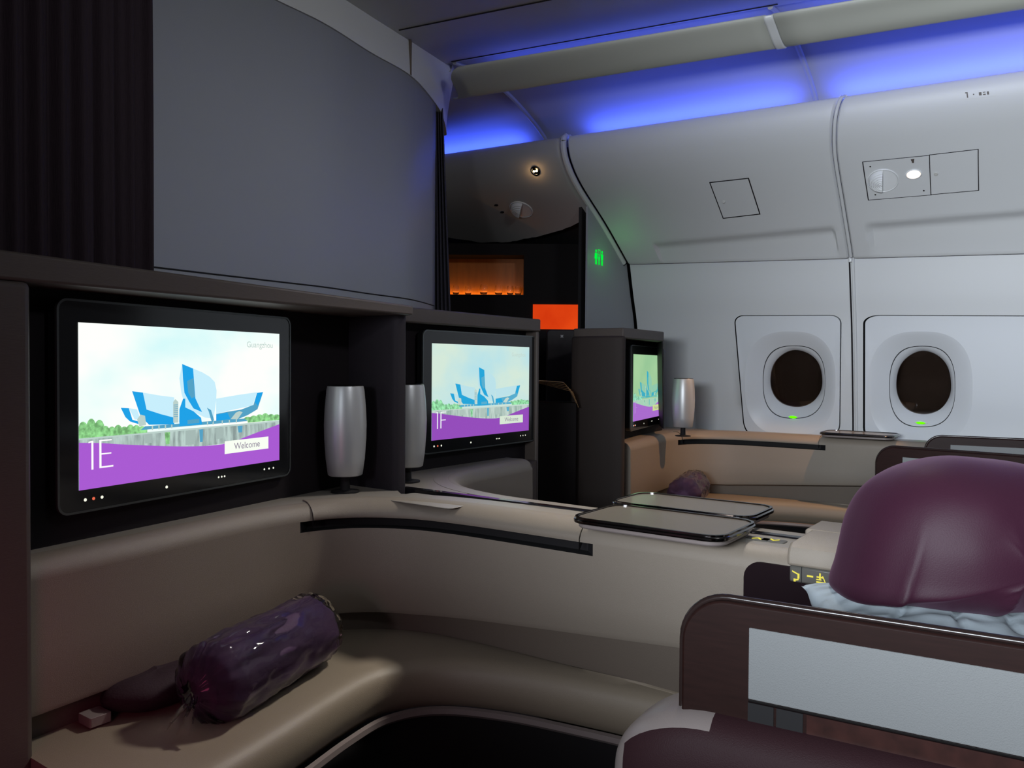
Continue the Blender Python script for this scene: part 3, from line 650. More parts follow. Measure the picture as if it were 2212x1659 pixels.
o = part('menu_card', mb, mat('amber_card', (.35, .2, .06), .5, var=.8, scale=60)); tag(o, 'amber-lit patterned card standing on the counter, right of the chair back', 'card')
# newspapers in a rack beside the suite
rn = root('newspaper_stack', PD(1205, 860, 3.95)-Vector((0, 0, .12)), 'fanned tan newspapers behind the middle monitor, in the aisle rack', 'newspapers')
for k in range(5):
    mb = MB()
    a = PD(1165, 822+k*1.5, 4.0+.01*k); b = PD(1218+k*5, 826+k*5, 3.95+.01*k); c = PD(1240+k*2.5, 852+k*7, 3.93+.01*k)
    dn = Vector((0, 0, -.0012)); out = Vector((fw.x, fw.y, 0))*.12
    vs = [a, b, c, c+out, b+out, a+out]; mb.add(vs+[v+dn for v in vs], [(0, 1, 4, 5), (1, 2, 3, 4), (11, 10, 7, 6), (10, 9, 8, 7), (0, 6, 7, 1), (1, 7, 8, 2), (2, 8, 9, 3), (3, 9, 10, 4), (4, 10, 11, 5), (5, 11, 6, 0)])
    part('sheet', mb, M['paper'], rn, smooth=0)
q2 = CXi @ PD(1205, 870, 4.0)
mb = MB(); mb.box((q2.x-.12, q2.y-.02, 0), (q2.x+.09, q2.y+.22, q2.z-.0), X=CX); tag(part('newspaper_rack', mb, M['cab']), 'black rack holding the tan newspapers in the aisle', 'rack')
# ------------------------------------------------------------------ suites
KOF = Vector((2.925, .22, 0))
def smoothpath(pts, n=90): return resample([Vector((p.x, p.y, 0)) for p in spline(pts, 240)], n)
def sweep(path, sec, side, n=None, mfn=None, s0=0, s1=1, caps=True, mb=None):
    """sec(s) -> list of (d,z); d measured away from the seat"""
    N = len(path)-1; mb = mb or MB(); rows = []; idx = [i for i in range(N+1) if s0-1e-9 <= i/N <= s1+1e-9]
    for i in idx:
        t = (path[min(N, i+1)]-path[max(0, i-1)]).normalized(); nn = Vector((t.y, -t.x, 0))*side
        rows.append([path[i]+nn*d+Vector((0, 0, z)) for d, z in sec(i/N)])
    m = len(rows[0]); vs = [v for r in rows for v in r]; fs = []; ms = []
    for i in range(len(rows)-1):
        for j in range(m-1):
            fs.append((i*m+j, i*m+j+1, (i+1)*m+j+1, (i+1)*m+j)); ms.append(mfn(idx[i]/N, j) if mfn else 0)
    if caps:
        fs.append(tuple(range(m))); ms.append(0); fs.append(tuple(reversed(range((len(rows)-1)*m, len(rows)*m)))); ms.append(0)
    o = len(mb.v); mb.v += vs; mb.f += [tuple(a+o for a in f) for f in fs]; mb.m += ms; return mb
pathE = smoothpath([(.70, 1.645), (.95, 1.672), (1.2, 1.708), (1.38, 1.715), (1.53, 1.66), (1.62, 1.53), (1.652, 1.36), (1.66, 1.1), (1.662, .8), (1.665, .4), (1.67, 0), (1.67, -.7)])
cushE = smoothpath([(.70, 1.26), (.9, 1.295), (1.1, 1.335), (1.28, 1.375), (1.42, 1.385), (1.53, 1.32), (1.60, 1.17), (1.64, .98), (1.67, .75), (1.69, .4), (1.70, 0), (1.70, -.5)])
def arc_s(path, x, y):
    return min(range(len(path)), key=lambda i: (path[i].x-x)**2+(path[i].y-y)**2)/(len(path)-1)
def suite(off, side_lab, wdt, name_lab, mirror=False, path=None, bench=True, top=.152, leather='leather', cush='cushion', pocket=True, ends=None):
    path = [p+off for p in (path or pathE)]; side = 1
    if mirror: side = 1
    sA, sB = ends or (arc_s(path, 1.455+off.x, 1.69+off.y), arc_s(path, 1.66+off.x, .985+off.y))
    R = root('suite_shell', path[len(path)//2]+Vector((0, 0, 0)), name_lab, 'suite console')
    sd = -1 if not mirror else 1
    N = len(path)-1
    def sec(s):
        g = .04 if (pocket and sA <= s <= sB) else 0
        yy = path[int(s*N+.5)].y-off.y; zl = max(0, min(.10, .08*(1.5-yy))) if not mirror else 0
        tp = top if not callable(top) else top(s)
        # lower face flares slightly, top edge generously rounded
        return [(.06, .30), (.05, .44), (.045, .50+zl), (.006, .512+zl), (0, .525+zl), (0.002, .64), (.004, .745), (.004, .7475), (.004+g, .748), (.004+g, .776), (.004, .7765), (.005, .785), (.010, .797), (.020, .809), (.034, .817), (.052, .820), (tp, .820), (tp, .80), (tp-.02, .30)]
    def mf(s, j): return 1 if (pocket and sA-1.01/N <= s < sB+.5/N and j in (7, 8, 9)) else (3 if j <= 2 else (2 if j == 15 else 0))
    mb = sweep(path, sec, sd, mfn=mf)
    part('shell', mb, [M[leather], M['matt'], M['leathertop'], M['band']], R, smooth=38)
    if pocket:
        # lid over the slot
        def sec2(s):
            k = min(1, (s-sA)/(sB-sA)/.03, (sB-s)/(sB-sA)/.03); k = math.sqrt(max(0, k)); e_ = .0045
            return [(.012, .7795), (.004-e_, .7795), (.004-e_-.001, .784), (.005-e_, .793), (.012-e_*.8, .804), (.024, .8155), (.04, .8225), (.058, .8245), (.075, .8235), (.075, .815)]
        mb = sweep(path, sec2, sd, s0=sA, s1=sB); part('pocket_lid', mb, M[leather], R, smooth=40)
        # seam lines at the lid ends
        for s in (sA, sB):
            mb = sweep(path, lambda q: [(-.0008, .752), (-.0008, .785), (.007, .799), (.018, .812), (.034, .8195), (.06, .8225), (.06, .82)], sd, s0=s-.008 if s == sA else s, s1=s if s == sA else s+.008)
            part('seam', mb, M['matt'], R, smooth=40)
    return R, path
# 1E suite
topE = lambda s: .152
RE, pE = suite(Vector((0, 0, 0)), '', 0, 'grey-brown suite console under the big left monitor, with a long pocket slot')
RK, pK = suite(KOF, '', 0, 'tan suite console at the window wall, in warm light', leather='leather')
pathF = smoothpath([(2.70, 1.83), (2.5, 1.815), (2.3, 1.80), (2.14, 1.74), (2.01, 1.60), (1.95, 1.42), (1.938, 1.2), (1.935, 1.0), (1.935, .6), (1.935, .2), (1.935, -.7)])
RF, pF = suite(Vector((0, 0, 0)), '', 0, 'suite console below the middle monitor, beyond the black divider strip', mirror=True, path=pathF, pocket=False, top=.10)
# black strip along the middle of the centre console and its ends
mb = MB()
def stripsec(path_y0, path_y1):
    pass
sp = [Vector((1.822, y, 0)) for y in [1.72-.04*k for k in range(0, 60)]]
mb = MB(); mb.add([Vector((1.812, -.7, .70)), Vector((1.836, -.7, .70)), Vector((1.836, 1.72, .70)), Vector((1.812, 1.72, .70)), Vector((1.812, -.7, .8235)), Vector((1.836, -.7, .8235)), Vector((1.836, 1.72, .8235)), Vector((1.812, 1.72, .8235))], [(0, 1, 2, 3), (4, 7, 6, 5), (0, 4, 5, 1), (1, 5, 6, 2), (2, 6, 7, 3), (3, 7, 4, 0)])
tag(part('divider_screen', mb, M['black'], bevel=.002), 'glossy black strip of the lowered divider along the centre console', 'divider')
# flush flaps on the console top near the partition
for xs, lb in ((1.70, 'flush flap on the near half of the centre console top'),):
    mb = MB(); mb.prism([(1.70+a, 1.50+b) for a, b in rrect(.14, .26, .02)], .8185, .8206); tag(part('console_flap', mb, M['leathertop'], bevel=.001), lb, 'flap')
# centre partition
mb = MB(); mb.prism([(1.79+a, 1.83+b) for a, b in rrect(.05, .27, .02)], .80, 1.352); tag(part('centre_partition', mb, M['parti']), 'dark upright partition between the two centre suites', 'partition')
# bench cushions
def bench(off, lab, m):
    path = [p+off for p in cushE]; R = root('ottoman_bench', path[10], lab, 'bench')
    back = [p+off for p in pathE]
    N = len(path)-1; rows = []; prof = [(0.03, .33), (.004, .36), (.0, .39), (.003, .42), (.012, .437), (.028, .447), (.05, .451)]
    mb = MB(); vs = []; 
    for i in range(N+1):
        t = (path[min(N, i+1)]-path[max(0, i-1)]).normalized(); nn = Vector((-t.y, t.x, 0))
        b = back[i]; bt = (back[min(N, i+1)]-back[max(0, i-1)]).normalized(); bn = Vector((-bt.y, bt.x, 0))
        bb = b+bn*.046
        row = [path[i]+nn*d+Vector((0, 0, z)) for d, z in prof]
        s = row[-1]; row += [s.lerp(Vector((bb.x, bb.y, .452)), .5)+Vector((0, 0, .004)), Vector((bb.x, bb.y, .452)), Vector((bb.x, bb.y, .30))]
        vs += row
    m_ = len(row); fs = [(i*m_+j, i*m_+j+1, (i+1)*m_+j+1, (i+1)*m_+j) for i in range(N) for j in range(m_-1)]+[tuple(range(m_)), tuple(reversed(range(N*m_, N*m_+m_)))]
    mb.add(vs, fs); part('cushion', mb, m, R, smooth=40)
    mb = MB(); mb = sweep(path, lambda s: [(.006, .318), (.006, .338), (-.006, .336), (-.008, .324), (.0, .316)], -1); mb = sweep(path, lambda s: [(.03, .335), (.05, .31), (.06, .05)], 1, caps=False, mb=mb) if False else mb
    part('lip', mb, M['capbody'], R, smooth=40)
    mb = MB(); vs = []
    for i in range(N+1):
        t = (path[min(N, i+1)]-path[max(0, i-1)]).normalized(); nn = Vector((-t.y, t.x, 0)); vs += [path[i]+nn*.02+Vector((0, 0, .33)), path[i]+nn*.05+Vector((0, 0, .0))]
    mb.add(vs, [(2*i, 2*i+1, 2*i+3, 2*i+2) for i in range(N)]); part('kick_panel', mb, M['matt'], R)
    return R
bench(Vector((0, 0, 0)), 'curved taupe ottoman bench in the nearest suite, below the big monitor', M['cushion'])
bench(KOF, 'tan ottoman bench in the window suite, behind the tray tables', M['cushion'])
# ------------------------------------------------------------------ monitor housings
def housing(lab, fl, fr, br, bl, recL, recR, posts, zt=1.405, zb=1.35, cat='partition', drop=0, pm='housing'):
    R = root('monitor_partition', Vector(((fl[0]+fr[0])/2, (fl[1]+bl[1])/2, 0)), lab, cat)
    mb = MB(); mb.prism([fl, fr, br, bl], zb, zt); mb.v[5].z -= drop; mb.v[6].z -= drop; part('top_band', mb, M['housing'], R, bevel=.006)
    (a, b) = recL, recR; d = (Vector(b)-Vector(a)).normalized(); n = Vector((-d.y, d.x))*.03
    mb = MB(); mb.prism([a, b, (b[0]+n.x, b[1]+n.y), (a[0]+n.x, a[1]+n.y)], 0.45, zb+.002); part('back_panel', mb, M['recess'], R)
    for poly, z0, z1 in posts:
        mb = MB(); mb.prism(poly, z0, z1); part('post', mb, M[pm], R, bevel=.012, seg=3)
    mb = MB(); mb.prism([a, b, br, bl] if True else [], 0.02, zb-.001) if False else None
    mb = MB(); mb.prism([(bl[0], bl[1]-.02), (br[0], br[1]-.02), br, bl], 0.0, zb+.001); part('rear_skin', mb, M['housing'], R)
    return R
housing('brown monitor partition of the nearest suite, at the left', (.60, 1.605), (1.805, 1.665), (1.83, 2.04), (.60, 2.0), (.69, 1.725), (1.77, 1.905),
        [([(.60, 1.603), (.70, 1.61), (.70, 1.76), (.60, 1.76)], 0, 1.3502), ([(.60, 1.76), (.64, 1.76), (.64, 1.99), (.60, 1.99)], 0, 1.3502)], drop=.026)
xr = PY(1168, 760, 1.90).x
housing('brown monitor partition of the middle suite, its right end beside the aisle', (1.81, 1.895), (xr, 1.90), (xr, 2.10), (1.81, 2.10), (1.83, 1.965), (xr-.01, 1.965),
        [([(xr-.018, 1.905), (xr, 1.905), (xr, 2.09), (xr-.018, 2.09)], .0, 1.3502)], zt=1.398, zb=1.345)
kl = PY(1345, 760, 1.86).x
k3 = PY(1432, 730, 1.885).x
housing('narrow brown monitor partition of the window suite', (kl, 1.855), (k3, 1.88), (4.50, 2.18), (kl-.02, 2.13), (kl+.01, 1.96), (4.45, 2.085),
        [([(kl-.005, 1.85), (kl+.02, 1.85), (kl+.02, 2.12), (kl-.03, 2.14), (kl-.03, 1.90)], 0, 1.3502)], zt=1.39, zb=1.338, pm='darkpost')
mb = MB(); pr = PY(1440, 860, 1.89).x
mb.add([Vector((k3-.012, 1.885, 1.34)), Vector((k3, 1.885, 1.34)), Vector((4.50, 2.17, 1.34)), Vector((4.48, 2.17, 1.34)), Vector((pr-.012, 1.905, .86)), Vector((pr, 1.905, .86)), Vector((4.56, 2.17, .86)), Vector((4.54, 2.17, .86))], [(0, 1, 2, 3), (4, 7, 6, 5), (0, 4, 5, 1), (1, 5, 6, 2), (2, 6, 7, 3), (3, 7, 4, 0)])
_r = [o for o in COL.objects if o.name.startswith('monitor_partition')][-1]
part('side_fin', mb, M['recess'], _r)
# sills closing the top behind the consoles
mb = MB(); mb.prism([(.70, 1.72), (1.16, 1.79), (1.77, 1.90), (1.77, 1.80), (1.5, 1.80), (1.2, 1.78)], .81, .819) if False else None
mb = MB(); mb.prism([(.70, 1.75), (.70, 1.80), (1.79, 1.96), (1.79, 1.72), (1.70, 1.60), (1.55, 1.72), (1.30, 1.78)], .80, .8190); part('sill', mb, M['leathertop'], RE)
mb = MB(); mb.prism([(x+KOF.x, y+KOF.y) for x, y in ((.70, 1.75), (.70, 1.80), (1.79, 1.96), (1.79, 1.72), (1.70, 1.60), (1.55, 1.72), (1.30, 1.78))], .80, .8190); part('sill', mb, M['leathertop'], RK)
mb = MB(); mb.prism([(1.838, 1.96), (1.838, 1.50), (1.92, 1.50), (2.0, 1.72), (2.12, 1.84), (2.70, 1.90), (2.70, 1.97)], .80, .8190); part('sill', mb, M['leathertop'], RF)
mb = MB(); mb.prism([(2.695, 1.835), (xr-.0185, 1.905), (xr-.0185, 1.96), (2.65, 1.96)], 0.0, .80); part('end_panel', mb, M['housing'], RF)
# ------------------------------------------------------------------ monitors
SKY = emit_noise('sky_white', (.62, .95, .96), (1.0, 1.03, .98), 2.4, 1.0, (1, 1, 1.6), .3, .55)
SKYF = emit_noise('sky_cream', (.50, .80, .86), (.70, .86, .74), 3, .95, (1, 1, 1.5), .35, .6)
SKYK = emit_noise('sky_green', (.33, .60, .33), (.40, .66, .36), 4, .95)
def pic_mats(kind):
    if kind == 'K': k = dict(sky=SKYK, blue=(.05, .42, .55), mid=(.10, .48, .48), body=(.28, .58, .42), tree=(.18, .42, .30), water=(.35, .62, .45), pur=(.40, .15, .62), btn=(.62, .72, .30), txt=(.5, .3, .7), lite=(.42, .66, .5))
    elif kind == 'F': k = dict(sky=SKYF, blue=(.02, .38, .70), mid=(.10, .42, .62), body=(.50, .76, .82), tree=(.17, .42, .22), water=(.30, .42, .38), pur=(.30, .075, .50), btn=(.68, .80, .66), txt=(.9, .95, .95), lite=(.55, .68, .62))
    else: k = dict(sky=SKY, blue=(.015, .36, .80), mid=(.09, .36, .56), body=(.58, .86, .98), tree=(.16, .38, .15), water=(.26, .33, .32), pur=(.40, .105, .65), btn=(.95, 1.0, .9), txt=(1, 1, 1), lite=(.50, .64, .60))
    out = [k['sky']]
    for a in ('blue', 'mid', 'body'): out.append(emit('pic_'+a, k[a]))
    out.append(emit_noise('pic_tree', k['tree'], tuple(min(1, c*2.2) for c in k['tree']), 90))
    out.append(emit_noise('pic_water', k['water'], k['lite'], 14, 1, (5, 5, 1), .35, .6))
    for a in ('pur', 'btn', 'txt', 'lite'): out.append(emit('pic_'+a, k[a]))
    out.append(emit('pic_ink', (.25, .2, .3))); out.append(emit('pic_reflection', tuple(.5*(a+b) for a, b in zip(k['water'], k['lite'])))); return out
BODY = []
def monitor(A, ang, label, seat, kind, Wd=.616, Hd=.35):
    """A = bottom-left corner of the picture; ang = heading of the screen's right direction"""
    d = Vector((math.cos(ang), math.sin(ang), 0)); n = Vector((math.sin(ang), -math.cos(ang), 0))
    X = Matrix(((d.x, 0, n.x, A[0]), (d.y, 0, n.y, A[1]), (0, 1, 0, A[2]), (0, 0, 0, 1)))
    mm = .046
    R = root('monitor', X @ Vector((Wd/2, -mm, -.02)), label, 'monitor')
    g = mm
    mb = MB(); mb.prism([(Wd/2+a, Hd/2+b) for a, b in rrect(Wd+2*g, Hd+2*g, .022)], -.028, -.001, X=X); BZ = part('bezel', mb, M['bezel'], R, smooth=30)
    mb = MB(); o1 = rrect(Wd+2*g+.004, Hd+2*g+.004, .024); o2 = rrect(Wd+2*g-.006, Hd+2*g-.006, .019); n1 = len(o1)
    mb.add([X @ Vector((Wd/2+a, Hd/2+b, z)) for z in (-.006,) for a, b in o1]+[X @ Vector((Wd/2+a, Hd/2+b, .0005)) for a, b in o1]+[X @ Vector((Wd/2+a, Hd/2+b, .0005)) for a, b in o2], [(i, (i+1) % n1, (i+1) % n1+n1, i+n1) for i in range(n1)]+[(n1+i, n1+(i+1) % n1, 2*n1+(i+1) % n1, 2*n1+i) for i in range(n1)])
    part('rim', mb, M['bezelrim'], R, smooth=30)
    mb = MB(); mb.box((Wd/2-.10, Hd/2-.10, -.032-.04), (Wd/2+.10, Hd/2+.08, -.028), X=X); part('mount', mb, M['matt'], R)
    # picture
    mb = MB()
    def poly(pts, mi, lay): mb.add([X @ Vector((u*Wd, v*Hd, .0002+lay*.00004)) for u, v in pts], [tuple(range(len(pts)))], mi)
    poly([(0, 0), (1, 0), (1, 1), (0, 1)], 0, 0)
    poly([(0, .18), (1, .18), (1, .31), (0, .31)], 5, 1)
    poly([(0, .300), (1, .303), (1, .315), (0, .312)], 9, 2)
    def hump(x0, x1, b, hts, mi, lay):
        m = len(hts)
        for k, hh in enumerate(hts):
            cx = x0+(x1-x0)*(k+.5)/m; r = (x1-x0)/m*.75
            poly([(max(0, min(1, cx+r*math.cos(a*PI/9))), b+max(0, hh)*math.sin(a*PI/9)) for a in range(10)], mi, lay)
    hump(0, .095, .325, [.085, .10, .09], 4, 3); hump(.09, .27, .325, [.05, .042, .05, .036, .046, .04, .03], 4, 3); hump(.78, 1.0, .335, [.028, .034, .04, .045, .035, .03], 4, 3)
    poly([(0, .31), (.28, .31), (.28, .335), (0, .335)], 4, 3); poly([(.8, .318), (1, .318), (1, .345), (.8, .345)], 4, 3)
    # building
    poly([(.25, .33), (.80, .33), (.78, .352), (.27, .352)], 2, 4)
    poly([(.261, .571), (.33, .55), (.405, .532), (.405, .39), (.277, .455)], 3, 4)
    poly([(.214, .582), (.261, .571), (.277, .46), (.34, .425), (.405, .395), (.405, .35), (.288, .36), (.25, .42)], 1, 5)
    poly([(.166, .48), (.20, .475), (.215, .40), (.245, .385), (.24, .37), (.205, .39), (.185, .42)], 1, 5); poly([(.20, .475), (.235, .465), (.25, .40), (.225, .40)], 3, 4)
    poly([(.235, .40), (.25, .43), (.27, .42), (.275, .36), (.245, .355)], 9, 6)
    poly([(.62, .51), (.74, .53), (.857, .545), (.83, .445), (.70, .42), (.62, .40)], 3, 4)
    poly([(.895, .545), (.857, .54), (.835, .45), (.76, .42), (.682, .411), (.62, .40), (.62, .35), (.731, .346), (.80, .375), (.86, .415)], 2, 5)
    poly([(.62, .395), (.682, .405), (.70, .355), (.62, .352)], 1, 6); poly([(.70, .355), (.73, .40), (.75, .41), (.77, .40), (.74, .35)], 9, 6)
    poly([(.895, .545), (.857, .54), (.842, .47), (.862, .44)], 1, 6)
    poly([(.40, .36), (.425, .36), (.425, .50), (.41, .52), (.40, .50)], 9, 5)
    for k in range(7): poly([(.402, .40+k*.013), (.423, .40+k*.013), (.423, .404+k*.013), (.402, .404+k*.013)], 2, 6)
    poly([(.444, .757), (.4985, .726), (.545, .70), (.585, .668), (.612, .63), (.622, .57), (.620, .50), (.606, .37), (.56, .38), (.459, .46), (.44, .56), (.43, .66)], 3, 6)
    poly([(.444, .757), (.4985, .726), (.510, .52), (.53, .46), (.545, .42), (.50, .45), (.478, .50), (.455, .56), (.448, .66)], 1, 7)
    poly([(.468, .64), (.5, .66), (.508, .53), (.49, .52), (.474, .56)], 2, 8)
    poly([(.459, .52), (.459, .46), (.434, .36), (.429, .36), (.43, .45), (.448, .52)], 1, 8)
    poly([(.459, .46), (.50, .43), (.539, .381), (.545, .335), (.43, .335), (.43, .37)], 1, 8); poly([(.47, .345), (.53, .345), (.53, .375), (.47, .372)], 2, 9)
    poly([(.57, .45), (.592, .43), (.608, .36), (.60, .34), (.592, .36), (.58, .42)], 2, 8)
    for x in (.30, .33, .36, .39, .57, .60, .65, .69, .73): poly([(x, .325), (x+.006, .325), (x+.006, .35), (x, .35)], 9, 7)
    # reflections
    for x, w_, b in ((.27, .03, .24), (.36, .025, .22), (.46, .05, .20), (.53, .02, .21), (.62, .04, .22), (.74, .03, .25)): poly([(x, .30), (x+w_, .30), (x+w_*.9, b), (x+w_*.2, b)], 2 if x > .4 else 4, 3) if x in (.36, .53, .74) else poly([(x, .30), (x+w_, .30), (x+w_, b), (x, b)], 11, 3)
    # purple wave
    wave = [(0, .285), (.08, .272), (.17, .25), (.3, .222), (.43, .197), (.55, .181), (.65, .178), (.72, .19), (.79, .214), (.88, .245), (1, .285)]
    wv = [tuple(q) for q in spline(wave, 40)]
    o_ = len(wv); 
    mb.add([X @ Vector((u*Wd, v*Hd, .0006)) for u, v in wv]+[X @ Vector((u*Wd, 0, .0006)) for u, v in wv], [(i, i+1, i+1+o_, i+o_) for i in range(o_-1)], 6)
    def bar(u0_, v0_, u1_, v1_, mi=8, lay=14): poly([(u0_, v0_), (u1_, v0_), (u1_, v1_), (u0_, v1_)], mi, lay)
    bar(.047, .115, .055, .29); poly([(.047, .29), (.036, .285), (.036, .277), (.047, .28)], 8, 14)
    bar(.078, .118, .0865, .29); bar(.078, .282, .128, .290)
    if seat == 'E': bar(.078, .118, .134, .128)
    bar(.078, .200, .126, .208)
    bar(.666, .104, .928, .197, 7, 14)
    vs, fs = text_geo('Welcome', .024); mb.add([X @ Vector((.797*Wd+v.x*1.0, .150*Hd+v.y, .0009)) for v in vs], fs, 10)
    if seat != 'K':
        vs, fs = text_geo('Guangzhou', .022); mb.add([X @ Vector((.875*Wd+v.x, .905*Hd+v.y, .0009)) for v in vs], fs, 9)
    part('display', mb, pic_mats(kind), R, smooth=0)
    # touch lights on the lower bezel
    def dot(u, v, r, m):
        q = MB(); q.lathe([(r, 0), (r, .0006), (r*.5, .001)], 10, X @ Matrix.Translation((u*Wd, -v*Hd, -.001))); return part('touch_light', q, m, BZ)
    for k, u in enumerate((.025, .057, .09)): dot(u, .062, .0034, M['e_red'] if k == 1 else M['e_white'])
    dot(.37, .066, .0034, M['e_white'])
    for u in (.635, .652, .668): dot(u, .058, .0024, M['e_white'])
    for u in (.905, .935, .963): dot(u, .055, .0026, M['e_white'])
    return R
cTL, cBL = ray(170, 695), ray(165, 1060)
monitor((.832, 1.706, 1.20-(1060-783)/1740*1.668-.001), math.atan2(.120, .602), 'big nearest monitor showing 1E and a winged glass building', 'E', 'E')
bF = PY(932, 952, 1.92); monitor((bF.x, 1.92, bF.z), 0, 'middle monitor showing 1F, partly behind a silver lamp', 'F', 'F')
aK = math.atan2(.126, .608); bK = PD(1367, 911, 4.17); monitor((bK.x, bK.y, bK.z), aK, 'small far monitor seen at a steep angle, its picture tinted green', 'K', 'K')
# ------------------------------------------------------------------ silver lamps
def lamp(x, y, label):
    R = root('reading_lamp', (x, y, .82), label, 'lamp', 'silver barrel lamps beside the monitors'); X = Matrix.Translation((x, y, .82))
    prof = [(.020, .052), (.047, .050), (.051, .053), (.0575, .10), (.0615, .16), (.0625, .20), (.0605, .25), (.0555, .305), (.053, .3155), (.050, .3165)]
    mb = MB(); mb.lathe(prof, 48, X); part('shade', mb, M['silver'], R, smooth=50)
    mb = MB(); mb.lathe([(.051, .3155), (.0525, .3175), (.050, .319), (.02, .319)], 40, X); part('top_ring', mb, M['chrome'], R)
    mb = MB(); mb.lathe([(.016, .004), (.014, .01), (.013, .052)], 24, X); part('stem', mb, M['matt'], R)
    mb = MB(); mb.lathe([(.042, .0), (.042, .004), (.016, .007)], 32, X); part('base', mb, M['matt'], R)
p = PD(746, 930, 2.40); lamp(p.x, p.y, 'silver barrel lamp standing right of the nearest monitor')
p = PD(880, 930, 2.62); lamp(p.x, p.y, 'silver barrel lamp half hidden by the centre partition')
p = PD(1476, 870, 4.42); lamp(p.x, p.y, 'silver barrel lamp by the far monitor, against the window wall')
# ------------------------------------------------------------------ tray tables
def tray(x0, x1, y0, y1, z, label, cham=.045):
    R = root('tray_table', ((x0+x1)/2, (y0+y1)/2, z-.02), label, 'tray table')
    w, l = x1-x0, y1-y0
    X = Matrix.Translation(((x0+x1)/2, (y0+y1)/2, z))
    mb = MB(); mb.prism(rrect(w, l, cham, 5), -.010, 0, X=X); part('tray_edge', mb, M['chrome'], R, bevel=.003)
    mb = MB(); mb.prism(rrect(w-.022, l-.022, cham-.006, 5), -.0005, .0012, X=X); part('top', mb, M['tray'], R)
    mb = MB(); mb.prism(rrect(w-.02, l-.02, cham-.005, 5), -.022, -.010, X=X); part('underside', mb, M['capbody'], R, bevel=.004)
    o1 = rrect(w-.006, l-.006, cham-.002, 5); o2 = rrect(w-.018, l-.018, cham-.005, 5); n = len(o1); mb = MB()
    mb.add([X @ Vector((a, b, .0)) for a, b in o1]+[X @ Vector((a, b, .004)) for a, b in o1]+[X @ Vector((a, b, .004)) for a, b in o2]+[X @ Vector((a, b, 0)) for a, b in o2], [(k*n+i, k*n+(i+1) % n, (k+1)*n+(i+1) % n, (k+1)*n+i) for k in range(3) for i in range(n)])
    part('rim', mb, M['chrome'], R)
tray(1.575, 1.808, .60, .975, .850, 'near brown tray table with dark metal rim, overhanging the centre console')
tray(1.825, 2.03, .63, 1.01, .850, 'far brown tray table with dark metal rim, just beyond the near one')
tray(1.575+KOF.x, 1.808+KOF.x, .60+KOF.y, .975+KOF.y, .850, 'brown tray table at the window wall under the joint of the windows')
# ------------------------------------------------------------------ armrest lids and controls
a = PZ(1693, 1176, .846)
R = root('armrest_box', (1.74, -.05, .70), 'padded armrest box with yellow-lit seat controls, left of the purple pillow', 'armrest')
def arm_sec(x0, x1, z0, z1, y0, y1, r=.022):
    pts = [(x0, z0), (x0, z1-r), (x0+r*.3, z1-r*.35), (x0+r, z1), (x1, z1), (x1, z0)]
    mb = MB(); n = len(pts); mb.add([Vector((x, y1, z)) for x, z in pts]+[Vector((x, y0, z)) for x, z in pts], [tuple(range(n)), tuple(reversed(range(n, 2*n)))]+[(i, (i+1) % n, (i+1) % n+n, i+n) for i in range(n)]); return mb
ya = a.y
part('lid', arm_sec(1.632, 1.808, .803, .847, -.6, ya-.004), M['leather'], R, bevel=.006, seg=3)
bx = 1.646
mb = MB(); mb.box((bx-.010, ya-.115, .770), (bx+.02, ya-.008, .803)); CS = part('control_strip', mb, M['btn'], R, bevel=.004)
def icon(polys, name, lab=None):
    mb = MB()
    for pl in polys:
        n = len(pl); mb.add([Vector((bx-.0108, ya-.008-y, .787+z)) for y, z in pl], [tuple(range(n))])
    q = part(name, mb, M['e_yellow'], CS, smooth=0)
def rc_(y, z, w, h): return [(y-w/2, z-h/2), (y+w/2, z-h/2), (y+w/2, z+h/2), (y-w/2, z+h/2)]
icon([[(.006, .007), (.018, .002), (.018, -.001), (.006, .004)], rc_(.0185, -.003, .004, .010), [(.019, -.008), (.010, -.011), (.010, -.014), (.019, -.011)], rc_(.011, -.012, .004, .006)], 'recline_icon')
icon([rc_(.041, 0, .012, .0035)], 'minus_icon')
icon([rc_(.062, -.009, .018, .003), rc_(.060, .001, .013, .003), rc_(.060, .003, .003, .012), [(.066, .004), (.072, -.010), (.070, -.010), (.064, .004)], rc_(.058, -.004, .010, .002)], 'lamp_icon')
icon([rc_(.086, 0, .012, .0035), rc_(.086, 0, .0035, .013)], 'plus_icon')
mb = MB(); mb.box((bx-.0105, ya-.033, .770), (bx-.0098, ya-.0315, .803)); part('gap', mb, M['matt'], R)
# storage recess below the armrest (flat dark plate, the opening's shade put into its colour)
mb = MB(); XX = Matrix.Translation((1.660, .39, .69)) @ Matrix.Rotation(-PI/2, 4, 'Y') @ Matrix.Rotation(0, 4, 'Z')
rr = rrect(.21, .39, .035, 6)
mb.prism(rr, -.001, .006, X=XX); tag(part('storage_niche', mb, mat('niche_shade', (.012, .006, .008), .8, spec=.1)), 'dark storage niche under the lit seat controls', 'niche')
# switches on the console top
R2 = root('seat_switch', (1.76, PZ(1655, 1160, .822).y, .82), 'pair of lit arrow switches on the centre console beside the tray', 'switch')
for k, (px, py) in enumerate(((1637, 1162), (1672, 1166))):
    c = PZ(px, py, .8235); mb = MB(); mb.prism([(c.x+a_, c.y+b_) for a_, b_ in rrect(.030, .052, .006)], .8195, .8225); KY = part('key', mb, M['btn'], R2, bevel=.001)
    s = 1 if k == 0 else -1; mb = MB()
    for t_ in (-1, 1):
        p0 = Vector((c.x+.004*s, c.y, .8232)); p1 = Vector((c.x-.008*s, c.y+t_*.010, .8232)); w = Vector((.0045, 0, 0)); mb.add([p0-w, p0+w, p1+w, p1-w], [(0, 1, 2, 3)])
    part('arrow', mb, M['e_yellow'], KY, smooth=0)
